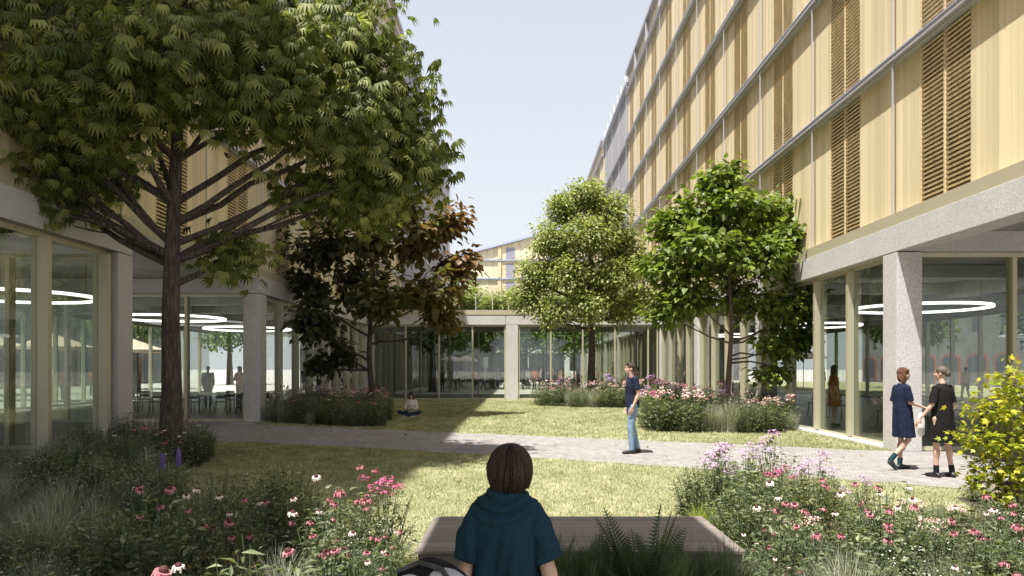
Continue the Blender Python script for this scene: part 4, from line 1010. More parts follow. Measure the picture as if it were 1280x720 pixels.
# ------------------------------------------------------------------ grass blades of the lawn
def blades(name,x0,x1,y0,y1,n,h,wd,label):
    X=rng.uniform(x0,x1,n);Y=rng.uniform(y0,y1,n)
    pa=np.array(up+lo)
    def ins(X,Y,poly):
        c=np.zeros(len(X),bool); m=len(poly)
        for i in range(m):
            x1_,y1_=poly[i];x2_,y2_=poly[(i+1)%m]
            if y1_==y2_: continue
            cond=((y1_>Y)!=(y2_>Y))&(X<(x2_-x1_)*(Y-y1_)/(y2_-y1_)+x1_); c^=cond
        return c
    keep=~ins(X,Y,up+lo)
    for p in SOIL: keep&=~ins(X,Y,p)
    keep&=~((X>-.75)&(X<1.6)&(Y<5.9))
    X=X[keep];Y=Y[keep];m=len(X)
    def vn(sc):
        g=rng.uniform(0,1,(400,400)); u=(X+20)/sc; v_=(Y+5)/sc*.6; i=u.astype(int)%399; j=v_.astype(int)%399; fu=u-np.floor(u); fv=v_-np.floor(v_)
        return g[i,j]*(1-fu)*(1-fv)+g[i+1,j]*fu*(1-fv)+g[i,j+1]*(1-fu)*fv+g[i+1,j+1]*fu*fv
    patch=.5*vn(.16)+.3*vn(.45)+.2*vn(1.6)
    a=rng.uniform(0,2*PI,m); hh=h*rng.uniform(.5,1.2,m)*(.45+1.1*patch); ln=hh*rng.uniform(.3,1.1,m)
    dx,dy=np.cos(a),np.sin(a); V=np.zeros((m,3,3)); w_=wd*rng.uniform(.7,1.2,m)
    V[:,0]=np.stack([X-dy*w_,Y+dx*w_,np.zeros(m)],1); V[:,1]=np.stack([X+dy*w_,Y-dx*w_,np.zeros(m)],1)
    V[:,2]=np.stack([X+dx*ln,Y+dy*ln,hh],1)
    Fc=np.arange(m*3).reshape(-1,3); 
    A=np.repeat(np.clip(rng.uniform(0,1,m)*.55+patch*1.0-.28,0,1),3)
    o=link_mesh(name,raw_mesh(name,V.reshape(-1,3),Fc,[M['blade']],attr=A)); tag(o,label,'grass',kind='stuff')
blades('lawn_grass',-6.5,7.5,5.9,16.5,330000,.040,.0045,'short pale grass blades of the near lawn')
blades('lawn_grass',-7.95,7.5,14.3,38.2,330000,.050,.008,'short pale grass blades of the far lawn')

n=170; X=rng.uniform(-7,6.5,n); Y=rng.uniform(6.5,19,n); keep=np.array([not any(inside((a,b),p) for p in SOIL) for a,b in zip(X,Y)]); X=X[keep];Y=Y[keep]; m=len(X)
V,Fc,A=instance(leaf_broad(),frames(np.stack([X,Y,np.full(m,.035)],1),np.concatenate([rng.normal(size=(m,2)),rng.normal(size=(m,1))*.15],1),np.tile([0,0,1.],(m,1))+rng.normal(size=(m,3))*.2,rng.uniform(.04,.09,m)),rng.uniform(.3,1,m))
tag(link_mesh('fallen_leaves',raw_mesh('fallen_leaves',V,Fc,[g_tan],attr=A)),'scattered fallen leaves on the lawn and path','leaves',kind='stuff')
# ------------------------------------------------------------------ timber deck and bench
dk=empty('timber_deck',(0,0,0)); tag(dk,'low weathered timber deck bench on the lawn in front of the seated woman','bench')
k=0; y=4.74
while y<5.86:
    b=MB(); b.box(-.68,1.50,y,y+.134,.425,.45); b.build('plank',M['deck'],dk,bevel=.004); y+=.141
b=MB(); b.box(-.66,1.48,4.76,4.80,.0,.424); b.box(-.66,1.48,5.80,5.84,0,.424); b.box(-.66,-.62,4.80,5.80,0,.424); b.box(1.44,1.48,4.80,5.80,0,.424); b.build('side_panel',M['deck'],dk)
# second bench: the woman sits on it
bn=empty('timber_bench',(0,0,0)); tag(bn,'timber bench under the woman in the blue top at the bottom edge','bench')
y=2.72
while y<3.5: b=MB(); b.box(-.95,.75,y,y+.134,.415,.44); b.build('plank',M['deck'],bn,bevel=.004); y+=.141
for x in (-.8,.6):
    b=MB(); b.box(x-.05,x+.05,2.8,3.5,0,.414); b.build('leg',M['deck'],bn)
# unseen canopy with post, added out of the frame to cast shade on the seats
cn=empty('added_shade_canopy',(0,0,0)); tag(cn,'flat unseen canopy on a post, added to cast shade on the foreground seats','canopy')
b=MB(); b.box(-1.83,.22,.9,4.42,5.15,5.25); b.build('added_shade_panel',M['ledge'],cn)
b=MB(); b.box(-.9,-.7,-.65,-.45,0,5.15); b.build('post',M['ledge'],cn); b=MB(); b.box(-.85,-.75,-.6,4.3,5.0,5.148); b.build('beam',M['ledge'],cn)

# ------------------------------------------------------------------ people
skin=pbr('skin',(.52,.34,.26),.55,nz=6,cols=[(.3,(.47,.29,.215)),(.7,(.56,.38,.30))]); skin_d=pbr('dark_skin',(.12,.07,.045),.5)
def cloth(name,col,sc=30): return pbr(name,col,.9,spec=.15,nz=sc,bump=.15,cols=[(.3,tuple(c*.8 for c in col)),(.7,tuple(c*1.15 for c in col))])
hair_brown=pbr('brown_hair',(.06,.035,.025),.32,nz=4,bump=1.0,scale=(60,60,3),cols=[(.32,(.022,.013,.010)),(.5,(.055,.033,.024)),(.68,(.13,.08,.055))]); hair_auburn=pbr('auburn_hair',(.12,.05,.025),.4,nz=4,bump=1.0,scale=(60,60,3),cols=[(.32,(.04,.016,.01)),(.5,(.115,.045,.022)),(.68,(.24,.11,.055))]); hair_black=pbr('black_hair',(.02,.016,.014),.45,nz=3,bump=.5,scale=(40,40,3))
m_eye=pbr('eye',(.02,.015,.01),.2); m_lip=pbr('lip',(.42,.16,.13),.5)
def remeshed(name, mb, mat, parent, voxel=.012, smooth=6, wrinkle=0):
    me=mb.mesh(name,mat); o=bpy.data.objects.new(name,me); C.objects.link(o)
    r=o.modifiers.new('r','REMESH'); r.mode='VOXEL'; r.voxel_size=voxel; r.use_smooth_shade=True
    s=o.modifiers.new('s','SMOOTH'); s.iterations=smooth; s.factor=.5
    if wrinkle:
        tx=bpy.data.textures.new('cl','CLOUDS'); tx.noise_scale=.11; d=o.modifiers.new('d','DISPLACE'); d.texture=tx; d.strength=wrinkle; d.mid_level=.5
    dg=bpy.context.evaluated_depsgraph_get(); nm=bpy.data.meshes.new_from_object(o.evaluated_get(dg)); nm.name=name
    if not nm.materials: nm.materials.append(mat)
    o.modifiers.clear(); o.data=nm; o.parent=parent
    nm.polygons.foreach_set('use_smooth',np.ones(len(nm.polygons),bool))
    return o
def cap(mb,p,q,r0,r1,n=12):
    p=Vector(p);q=Vector(q); mb.tube([p,q],[r0,r1],n); mb.ell(p,(r0,)*3,n,8); mb.ell(q,(r1,)*3,n,8)
def hand(mb,wr,dirv,palmn,scale=1,curl=.5,thumb=1):
    """wr wrist, dirv pointing direction, palmn the direction the palm faces; fingers as curled chains"""
    d=Vector(dirv).normalized(); n=Vector(palmn).normalized(); n=(n-d*n.dot(d)).normalized(); s=d.cross(n)
    wr=Vector(wr); a=wr+d*.085*scale
    for k,(o,l,r_) in enumerate([(-.027,.062,.0085),(-.009,.074,.009),(.009,.078,.009),(.027,.070,.0088)]):
        b=a+s*o*scale; cap(mb,wr+s*o*.55*scale+d*.01,b,.013*scale,.0105*scale,8)
        dd=d; p=b
        for j,f in enumerate((.45,.32,.23)):
            dd=(dd+n*curl*.7).normalized(); q=p+dd*l*f*scale*1.15; cap(mb,p,q,r_*scale*(1-.1*j),r_*scale*(.92-.1*j),8); p=q
    t0=wr+d*.025-s*.02*thumb*scale; t1=t0+(d*.7-s*.7*thumb+n*.4).normalized()*.04*scale; t2=t1+(d*.95-s*.15*thumb+n*.4).normalized()*.03*scale
    cap(mb,t0,t1,.013*scale,.0105*scale,8); cap(mb,t1,t2,.0105*scale,.0085*scale,8)
def head_parts(mb,c,yaw=0,pitch=0,s=1.0):
    """c head centre. returns matrix (face along local +y)"""
    mt=Matrix.Translation(c)@Matrix.Rotation(yaw,4,'Z')@Matrix.Rotation(pitch,4,'X')@Matrix.Scale(s,4)
    mb.ell((0,-.012,.025),(.074,.094,.092),16,12,0,mt); mb.ell((0,.022,-.045),(.056,.066,.072),14,10,0,mt); mb.ell((0,.055,-.092),(.03,.028,.022),10,8,0,mt)
    mb.ell((0,.086,.008),(.012,.016,.020),8,6,0,mt); mb.ell((0,.098,-.018),(.016,.018,.012),8,6,0,mt)
    mb.ell((0,.084,-.056),(.024,.012,.011),8,6,0,mt); mb.ell((0,.078,.04),(.05,.012,.010),10,6,0,mt)
    for sx in (-1,1): mb.ell((sx*.075,-.008,-.01),(.010,.020,.030),8,8,0,mt); mb.ell((sx*.042,.058,-.025),(.02,.022,.02),8,6,0,mt)
    return mt
def person(name_label, loc, rz, J, top='tee', topmat=None, legmat=None, shoemat=None, skinm=skin, hair='short', hairm=hair_brown, h=1.75, headyaw=0, headpitch=0, vox=.010, cat='person', group=None, female=False, sockmat=None, curl=(.4,.4), baremid=False, shoes=True, hairfn=None):
    e=empty('person',loc,rz); tag(e,name_label,'person',group); k=h/1.75; e.scale=(k,k,k)
    V=lambda n: (Vector((J[n][0]*.86,J[n][1],J[n][2]-(.03 if n[:2]=='sh' else 0))) if female and n[:2] in('sh','el') else Vector(J[n])); b=MB(); fm=.9 if female else 1.0
    # body
    pelvis=V('pelvis'); chest=V('chest'); neck=V('neck'); head=V('head')
    b.ell(pelvis,(.155*fm+.01*(female),.11,.12),16,10); b.ell(chest,(.155*fm,.105,.17),16,10); b.ell((pelvis+chest)/2,(.125*fm,.09,.16),14,10)
    cap(b,neck-Vector((0,0,.04)),head-Vector((0,0,.05)),.056*fm,.05*fm)
    for s in 'LR':
        sh=V('sh'+s);el=V('el'+s);wr=V('wr'+s); cap(b,chest+Vector((0,0,.11)),sh,.065*fm,.05*fm); cap(b,sh,el,.05*fm,.037*fm); cap(b,el,wr,.037*fm,.024*fm)
        mid=el.lerp(wr,.3); b.ell(mid,(.038*fm,.038*fm,.038*fm))
        hd=V('hd'+s) if 'hd'+s in J else (wr-el).normalized(); pn=V('pn'+s) if 'pn'+s in J else Vector((1 if s=='L' else -1,0,0))
        hand(b,wr,hd,pn,.95 if female else 1.05,curl[0 if s=='L' else 1],1 if s=='R' else -1)
        hp=V('hip'+s);kn=V('kn'+s);an=V('an'+s); cap(b,hp,kn,.082*fm,.052*fm); cap(b,kn,an,.05*fm,.034*fm)
        c1=kn.lerp(an,.28); back=Vector((0,-.012,0)); b.ell(c1+back,(.052*fm,.055*fm,.10)) 
        to=V('to'+s); cap(b,an-Vector((0,0,.03)),to,.032,.022)
    mt=head_parts(b,head,headyaw,headpitch,.93)
    bo=remeshed('body',b,skinm,e,vox,3)
    eb=MB()
    for sx in (-1,1): eb.ell((sx*.030,.077,.018),(.012,.008,.007),8,6,0,mt)
    eb.build('eyes',m_eye,e,smooth=True); lb=MB(); lb.ell((0,.094,-.054),(.020,.006,.007),8,6,0,mt); lb.build('mouth',m_lip,e,smooth=True)
    # hair
    hb=MB()
    if hair=='short':
        hb.ell((0,-.022,.045),(.084,.098,.088),16,12,0,mt); hb.ell((0,-.065,-.01),(.070,.045,.075),14,10,0,mt); hb.ell((0,.045,.10),(.062,.045,.032),12,8,0,mt); hb.ell((.02,.06,.108),(.04,.035,.025),12,8,0,mt)
    elif hair=='bob':
        hb.ell((0,-.020,.038),(.088,.102,.094),16,12,0,mt); hb.ell((0,-.06,-.05),(.082,.055,.09),14,10,0,mt)
        for sx in (-1,1): hb.ell((sx*.072,-.01,-.065),(.034,.055,.115),10,10,0,mt); hb.ell((sx*.05,.05,.065),(.035,.04,.04),10,8,0,mt)
    elif hair=='long':
        hb.ell((0,-.020,.038),(.088,.102,.094),16,12,0,mt); hb.ell((0,-.07,-.10),(.085,.05,.17),14,10,0,mt)
        for sx in (-1,1): hb.ell((sx*.070,.0,-.11),(.028,.045,.17),10,10,0,mt); hb.ell((sx*.045,.05,.07),(.04,.04,.035),10,8,0,mt)
    elif hair=='bun':
        hb.ell((0,-.022,.040),(.084,.100,.09),16,12,0,mt); hb.ell((0,-.10,.0),(.055,.05,.06),14,10,0,mt)
    remeshed('hair',hb,hairm,e,vox,2,wrinkle=.012)
    # top
    if top in('tee','long'):
        t=MB(); n=28; VV=[]; FF=[]
        prof=[(pelvis+Vector((0,0,-.08)),.172,.135),(pelvis+Vector((0,0,.06)),.166,.130),(pelvis.lerp(chest,.55),.158,.122),(chest,.176,.13),(chest+Vector((0,0,.09)),.178,.118),(chest+Vector((0,0,.15)),.12,.09),(neck+Vector((0,0,-.015)),.066,.066)]
        for c_,rx,ry in prof:
            for q in range(n): a=2*PI*q/n; VV.append((c_.x+rx*fm*math.cos(a),c_.y+ry*math.sin(a),c_.z))
        for i in range(len(prof)-1):
            for q in range(n): FF.append((i*n+q,i*n+(q+1)%n,(i+1)*n+(q+1)%n,(i+1)*n+q))
        FF.append(tuple(reversed(range(n)))); FF.append(tuple((len(prof)-1)*n+q for q in range(n))); t.add(VV,FF)
        for s in 'LR':
            sh=V('sh'+s);el=V('el'+s);wr=V('wr'+s); end=sh.lerp(el,.72) if top=='tee' else el.lerp(wr,.9)
            cap(t,chest+Vector((0,0,.10)),sh,.088,.068*fm,12)
            if top=='tee': t.tube([sh,end],[.070*fm,.066*fm],14)
            else: t.tube([sh,el],[.068*fm,.052*fm],12); t.ell(el,(.054*fm,)*3); t.tube([el,end],[.054*fm,.042*fm],12)
            t.ell(sh,(.070*fm,)*3)
        remeshed('shirt',t,topmat,e,vox,3,wrinkle=.018)
    if top=='dress':
        t=MB(); kn=V('knL'); hemz=.56; rings=[]
        hc=Vector(((V('knL').x+V('knR').x)/2*.6,(V('knL').y+V('knR').y)/2*.6,hemz))
        profile=[(hc,.205,.165),(hc.lerp(pelvis,.35),.195,.158),(hc.lerp(pelvis,.75),.185,.15),(pelvis.lerp(chest,.2),.172,.14),(pelvis.lerp(chest,.6),.158,.13),(chest,.165,.128),(chest+Vector((0,0,.08)),.160,.115),(chest+Vector((0,0,.135)),.135,.095),(chest+Vector((0,0,.17)),.095,.078),(neck+Vector((0,0,.0)),.062,.062)]
        n=40;VV=[];FF=[]
        for i,(c,rx,ry) in enumerate(profile):
            am=.016*max(0,1-i/5)
            for q in range(n):
                a=2*PI*q/n; f=1+am/.2*math.sin(a*7+1.3+i*.2)+am/.3*math.sin(a*11+.5); VV.append((c.x+rx*f*math.cos(a),c.y+ry*f*math.sin(a),c.z))
        for i in range(len(profile)-1):
            for q in range(n): FF.append((i*n+q,i*n+(q+1)%n,(i+1)*n+(q+1)%n,(i+1)*n+q))
        FF.append(tuple(reversed(range(n)))); FF.append(tuple((len(profile)-1)*n+q for q in range(n)))
        t.add(VV,FF)
        for s in 'LR':
            sh=V('sh'+s);el=V('el'+s); s2=sh; cap(t,chest+Vector((0,0,.085)),s2,.074,.060,12); t.tube([s2,sh.lerp(el,.92)],[.060,.066],14); t.ell(s2,(.060,)*3)
        remeshed('dress',t,topmat,e,vox,3,wrinkle=.014)
    # legs
    if legmat:
        t=MB(); t.ell(pelvis+Vector((0,0,-.02)),(.160*fm+.01,.120,.12),16,10)
        for s in 'LR':
            hp=V('hip'+s);kn=V('kn'+s);an=V('an'+s); cap(t,hp,kn,.092*fm,.066,12); t.tube([kn,an+(an-kn).normalized()*.01],[.066,.052],12)
        remeshed('trousers',t,legmat,e,vox,3,wrinkle=.014)
    if sockmat:
        t=MB()
        for s in 'LR':
            kn=V('kn'+s);an=V('an'+s); t.tube([an.lerp(kn,.28),an],[.043,.042],12); t.ell(an,(.045,.045,.045))
            remeshed('sock',t,sockmat,e,vox,2); t=MB()
    if shoes:
        for s in 'LR':
            t=MB(); an=V('an'+s);to=V('to'+s); d=(to-an); d=d.normalized(); heel=an-Vector((0,0,.045))-Vector((d.x,d.y,0))*.04
            cap(t,an-Vector((0,0,.02)),heel,.046,.038,12); cap(t,heel,to,.040,.030,12); cap(t,an-Vector((0,0,.03)),to,.042,.032,12)
            remeshed('shoe',t,shoemat,e,vox*.9,2)
    return e
def stand(arms='down',stride=.12,lean=0,sep=.09):
    J=dict(pelvis=(0,0,.97),chest=(0,.0,1.28),neck=(0,-.01,1.47),head=(0,.02,1.625),
     shL=(-.175,-.01,1.42),shR=(.175,-.01,1.42),elL=(-.215,-.03,1.13),elR=(.215,-.03,1.13),wrL=(-.205,.05,.89),wrR=(.205,.05,.89),
     hipL=(-sep,0,.92),hipR=(sep,0,.92),knL=(-sep,stride*.45+.02,.50),knR=(sep,-stride*.3+.02,.50),anL=(-sep,stride,.085),anR=(sep,-stride,.085),
     toL=(-sep-.01,stride+.15,.035),toR=(sep+.01,-stride+.15,.035))
    return J
# man, faces left (-x): local +y -> -x : rz=+90deg
J=stand(stride=.07); J.update(elL=(-.215,-.06,1.14),wrL=(-.20,.04,.90),elR=(.215,-.06,1.14),wrR=(.2,.04,.9),anR=(.09,-.13,.095),toR=(.09,.0,.035),knR=(.09,-.02,.50),anL=(-.09,.03,.085),toL=(-.09,.19,.035),knL=(-.09,.05,.50),neck=(0,.005,1.47),head=(0,.045,1.625))
person('man in dark navy T-shirt and light jeans walking on the path',(2.22,14.0,0),R(96),J,'tee',cloth('navy_tee',(.018,.022,.040)),cloth('light_denim',(.20,.29,.40)),pbr('black_shoe',(.015,.015,.016),.4),h=1.78,vox=.009)
# left woman, walking to the right, body profile facing +x: rz=-90
J=stand(stride=.1); J.update(elL=(-.20,-.04,1.14),wrL=(-.17,.17,1.10),hdL=(0,.9,-.3),elR=(.205,.02,1.15),wrR=(.16,.25,1.08),hdR=(0,.95,-.25),pnL=(0,0,-1),pnR=(0,0,-1),
   knL=(-.08,.03,.50),anL=(-.08,.01,.085),toL=(-.08,.17,.035),knR=(.08,.06,.52),anR=(.07,-.25,.19),toR=(.07,-.17,.045),head=(0,.03,1.625))
person('woman with auburn bob in a navy dress gesturing to the other woman',(6.27,11.75,0),R(-84),J,'dress',cloth('navy_dress',(.012,.018,.04)),None,pbr('dark_teal_clog',(.02,.03,.035),.5),hair='bob',hairm=hair_auburn,h=1.68,headyaw=R(-28),female=True,sockmat=cloth('dark_teal_sock',(.015,.04,.045)),vox=.009)
# right woman, black dress, back mostly to us, facing left/away
J=stand(stride=.04,sep=.11); J.update(elL=(-.24,.0,1.15),wrL=(-.30,.13,.93),hdL=(-.3,.5,-.8),elR=(.22,-.03,1.15),wrR=(.19,.06,.93),knL=(-.09,.03,.50),anL=(-.09,.03,.085),knR=(.12,-.0,.50),anR=(.16,-.05,.085),toR=(.22,.08,.035),toL=(-.10,.18,.035))
person('woman in a black dress and black ankle boots seen from behind',(6.42,10.9,0),R(22),J,'dress',cloth('black_dress',(.013,.012,.012)),None,pbr('black_boot',(.012,.012,.014),.45),hair='bun',hairm=pbr('ash_brown_hair',(.10,.075,.055),.5,nz=3,bump=.5,scale=(40,40,3)),h=1.70,headyaw=R(25),female=True,sockmat=cloth('black_sock',(.012,.012,.013)),vox=.009)
# folded white cloth/bag she holds
e=empty('white_cloth_bag',(6.16,11.0,.62)); tag(e,'small white cloth bag held by the woman in black','bag')
b=MB(); b.lathe([(.02,0),(.055,.03),(.06,.2),(.045,.3),(.02,.36)],14,sx=1,sy=.45); b.build('bag_body',m_white,e,smooth=True)
# girl sitting cross-legged, facing camera, rz=180
J=dict(pelvis=(0,0,.13),chest=(0,.04,.44),neck=(0,.06,.62),head=(0,.12,.76),shL=(-.17,.05,.57),shR=(.17,.05,.57),elL=(-.25,.12,.32),elR=(.25,.12,.32),wrL=(-.09,.32,.28),wrR=(.09,.32,.28),hdL=(.6,.5,0),hdR=(-.6,.5,0),pnL=(0,-.3,1),pnR=(0,-.3,1),
   hipL=(-.09,.02,.12),hipR=(.09,.02,.12),knL=(-.36,.27,.20),knR=(.36,.27,.20),anL=(.10,.40,.08),anR=(-.10,.34,.08),toL=(.20,.36,.05),toR=(-.2,.30,.05))
person('girl with long dark hair in a white top sitting cross-legged beside the left bed',(-3.6,24.5,0),R(168),J,'long',cloth('cream_top',(.72,.66,.60)),cloth('dark_jeans',(.03,.055,.085)),pbr('white_shoe',(.6,.6,.6),.5),hair='long',hairm=hair_black,h=1.75,headpitch=R(-22),female=True,vox=.010)
e=empty('open_notebook',(-3.57,24.08,.33)); tag(e,'open notebook held by the sitting girl','book')
b=MB(); b.box(-.15,-.002,-.1,.1,0,.012); b.box(.002,.15,-.1,.1,0,.012); b.build('pages',m_white,e)

# foreground woman: custom
def fg_woman():
    e=empty('person',(-.055,3.32,.44)); tag(e,'woman in a teal-blue draped top seen from behind at the bottom centre','person')
    b=MB(); hc=Vector((.018,.02,.722)); 
    b.ell((0,.02,.12),(.17,.13,.13),18,12); b.ell((0,0,.40),(.135,.09,.20),18,12); b.ell((0,.01,.25),(.13,.10,.2),14,10); cap(b,(0,0,.53),(0,.01,.66),.05,.05)
    for s,sx in (('L',-1),('R',1)):
        sh=Vector((sx*.120,0,.545)); el=Vector((sx*.185,-.06,.29)); wr=Vector((sx*.20,-.12,.035))
        if sx>0: el=Vector((.195,-.06,.29)); wr=Vector((.262,-.12,.035))
        cap(b,(sx*.04,0,.54),sh,.035,.035); cap(b,sh,el,.036,.037); cap(b,el,wr,.038,.026); b.ell(el.lerp(wr,.25),(.040,.040,.06))
        hand(b,wr-Vector((0,0,.005)),(sx*.4,-.85,-.05),(0,0,-1),1,.05,-sx)
        hp=Vector((sx*.09,.05,.10)); kn=Vector((sx*.13,.50,.10)); an=Vector((sx*.13,.50,-.34)); to=Vector((sx*.14,.66,-.40)); cap(b,hp,kn,.085,.058); cap(b,kn,an,.055,.035); cap(b,an,to,.034,.024)
    mt=head_parts(b,hc,R(-6),R(20),1.0)@Matrix.Rotation(R(4),4,'Y')
    remeshed('body',b,skin,e,.008,3)
    eb=MB()
    for sx in (-1,1): eb.ell((sx*.030,.077,.018),(.012,.008,.007),8,6,0,mt)
    eb.build('eyes',m_eye,e,smooth=True); lb=MB(); lb.ell((0,.094,-.054),(.020,.006,.007),8,6,0,mt); lb.build('mouth',m_lip,e,smooth=True)
    # hair: bowl with strands from the crown
    n=160; m=26; V=[];Fc=[]
    cr=Vector((-.015,-.045,.125))
    for i in range(m+1):
        ph=PI*.80*(i/m)+.02
        for k in range(n):
            a=2*PI*k/n; back=(1-math.sin(a))/2      # back is -y
            lim=.56+.44*back; p2=ph*lim
            st=math.sin(k*2.3+math.sin(k*.7)*3)*.5+math.sin(k*5.1+1)*.5
            fl=1+.020*st*min(1,i/5)
            rx,ry,rz_=.090,.106,.104; 
            x=rx*math.sin(min(p2,PI*.62))*math.cos(a)*fl; y=-.014+ry*math.sin(min(p2,PI*.62))*math.sin(a)*fl; z=.032+rz_*math.cos(p2)*(1.0 if p2<PI/2 else 1.30)
            if p2>PI*.62: 
                q=(p2-PI*.62)/(PI*.2); x*=1-.38*q; 
                if math.sin(a)<0: y*=1-.22*q
            V.append(mt@Vector((x,y,z+.004*st*(i/m)**3*4)))
        
    for i in range(m):
        for k in range(n): Fc.append((i*n+k,(i+1)*n+k,(i+1)*n+(k+1)%n,i*n+(k+1)%n))
    Fc.append(tuple(range(n)))
    rows_=V[:]
    for q in range(420):
        k=int(rng.integers(0,n)); off=rng.uniform(.001,.006); dk=rng.uniform(-5,5); i0=int(rng.integers(1,10)); i1=m if rng.uniform()<.5 else int(rng.integers(14,m+1)); b0=len(V); cnt_=0
        ctr=mt@Vector((0,-.014,.03))
        for i in range(i0,i1+1):
            kk=(k+dk*(i/m)); ka=int(math.floor(kk))%n; p=rows_[i*n+ka].lerp(rows_[i*n+(ka+1)%n],kk-math.floor(kk)); nx=(p-ctr).normalized()
            tn=(rows_[i*n+(ka+1)%n]-rows_[i*n+ka]).normalized() if i>0 else Vector((1,0,0)); w0=.0016*(1-.7*abs(2*(i-i0)/(i1-i0+1e-6)-1)); p=p+nx*off+Vector((0,0,-.010*rng.uniform(0,1) if i==i1 else 0))
            V.append(p-tn*w0); V.append(p+tn*w0); cnt_+=1
        for i in range(cnt_-1): Fc.append((b0+2*i,b0+2*i+1,b0+2*i+3,b0+2*i+2))
    o=link_mesh('hair',raw_mesh('hair',V,Fc,[hair_brown],smooth=True),e); so_=o.modifiers.new('s','SOLIDIFY'); so_.thickness=.012; so_.offset=-1
    # draped top
    n=150; rows=90; V=[];Fc=[]
    def lerp(a,b,t): return a+(b-a)*t
    keys=[(.0,.205,.16),(.10,.192,.155),(.24,.168,.138),(.36,.158,.130),(.46,.160,.125),(.53,.165,.115),(.57,.158,.102),(.60,.138,.092),(.625,.110,.086),(.645,.088,.082),(.66,.074,.075),(.668,.066,.07)]
    for i in range(rows+1):
        z=.668*(i/rows)**.9*.999
        for j in range(len(keys)-1):
            if keys[j][0]<=z<=keys[j+1][0]+1e-6: t=(z-keys[j][0])/(keys[j+1][0]-keys[j][0]); rx=lerp(keys[j][1],keys[j+1][1],t); ry=lerp(keys[j][2],keys[j+1][2],t); break
        for k in range(n):
            a=2*PI*k/n; c,s_=math.cos(a),math.sin(a); x=rx*abs(c)**.85*(1 if c>0 else -1); y=ry*abs(s_)**.9*(1 if s_>0 else -1)
            d=0
            if s_<0.1:
                # cowl: U-shaped folds around the nape, deeper under it
                rr=math.hypot(x*.95,(z-.70)*1.1); w_=math.exp(-((rr-.14)/.07)**2); d+=.012*w_*math.sin(rr*110+x*14+math.sin(x*22)*.8)
                # long drape folds falling from the shoulders
                lw=max(0,1-abs(z-.28)/.3); d+=lw*.017*math.sin(x*40+z*16+math.sin(z*8+x*9)*1.6)*abs(s_)+lw*.008*math.sin(x*76-z*24+math.sin(x*20)*2)
            else: d+=.006*math.sin(x*40+z*12)
            V.append((x+d*c,y+d*s_*1.0,z))
    for i in range(rows):
        for k in range(n): Fc.append((i*n+k,i*n+(k+1)%n,(i+1)*n+(k+1)%n,(i+1)*n+k))
    teal=cloth('teal_blue_jersey',(.010,.033,.056),60)
    # sleeves joined into the same mesh
    base=len(V)
    for sx in (-1,1):
        b0=len(V); rws=26; q=48
        p0=Vector((sx*.095,.0,.575)); p1=Vector((sx*.175+(.012 if sx>0 else 0),-.03,.335))
        for i in range(rws+1):
            t=i/rws; c0=p0.lerp(p1,t)+Vector((sx*.018*math.sin(PI*t),0,0)); dd=(p1-p0).normalized(); xx=Vector((1,0,0)); xx=(xx-dd*xx.dot(dd)).normalized(); yy=dd.cross(xx)
            r_=.058+.010*t; r2=.070+.01*t
            for k in range(q):
                a=2*PI*k/q; f=1+.05*math.sin(a*5+t*9)+.05*math.sin(a*3-t*12+math.sin(t*8)); V.append(c0+xx*math.cos(a)*r_*f+yy*math.sin(a)*r2*f)
        for i in range(rws):
            for k in range(q): Fc.append((b0+i*q+k,b0+i*q+(k+1)%q,b0+(i+1)*q+(k+1)%q,b0+(i+1)*q+k))
        Fc.append(tuple(b0+k for k in range(q)))
    o=link_mesh('draped_top',raw_mesh('draped_top',V,Fc,[teal],smooth=True),e); so_=o.modifiers.new('s','SOLIDIFY'); so_.thickness=.004; so_.offset=0
    t=MB(); t.ell((0,.03,.10),(.18,.14,.115),16,10)
    for sx in (-1,1): cap(t,(sx*.09,.05,.095),(sx*.13,.50,.10),.094,.07,12); t.tube([(sx*.13,.5,.10),(sx*.13,.5,-.30)],[.07,.055],12)
    remeshed('trousers',t,cloth('black_jeans',(.02,.02,.024)),e,.012,3)
    for sx in (-1,1):
        t=MB(); cap(t,(sx*.13,.47,-.385),(sx*.14,.68,-.40),.04,.032); cap(t,(sx*.13,.5,-.34),(sx*.14,.62,-.39),.045,.035); remeshed('shoe',t,m_white,e,.01,2)
fg_woman()
# backpack on the bench
bp=empty('backpack',(-.37,3.12,.475)); tag(bp,'black and grey backpack lying beside the woman at the bottom edge','backpack')
b=MB(); b.ell((0,0,.16),(.19,.17,.17),24,16); b.ell((-.02,.02,.20),(.16,.13,.15),20,14); remeshed('pack_body',b,cloth('black_nylon',(.015,.015,.018)),bp,.01,4,wrinkle=.02)
b=MB(); b.ell((.05,-.05,.225),(.115,.10,.10),20,14); remeshed('top_pocket',b,cloth('light_grey_nylon',(.42,.43,.46)),bp,.008,4,wrinkle=.01)
b=MB(); b.ell((-.085,-.085,.18),(.12,.13,.125),20,14); remeshed('front_pocket',b,cloth('pale_grey_nylon',(.50,.51,.54)),bp,.008,4,wrinkle=.01)
b=MB(); b.tube([(-.15,-.02,.30),(-.05,-.04,.345),(.05,-.09,.33),(.12,-.16,.25)],[.012]*4,8); b.build('strap',M['black'],bp,smooth=True)

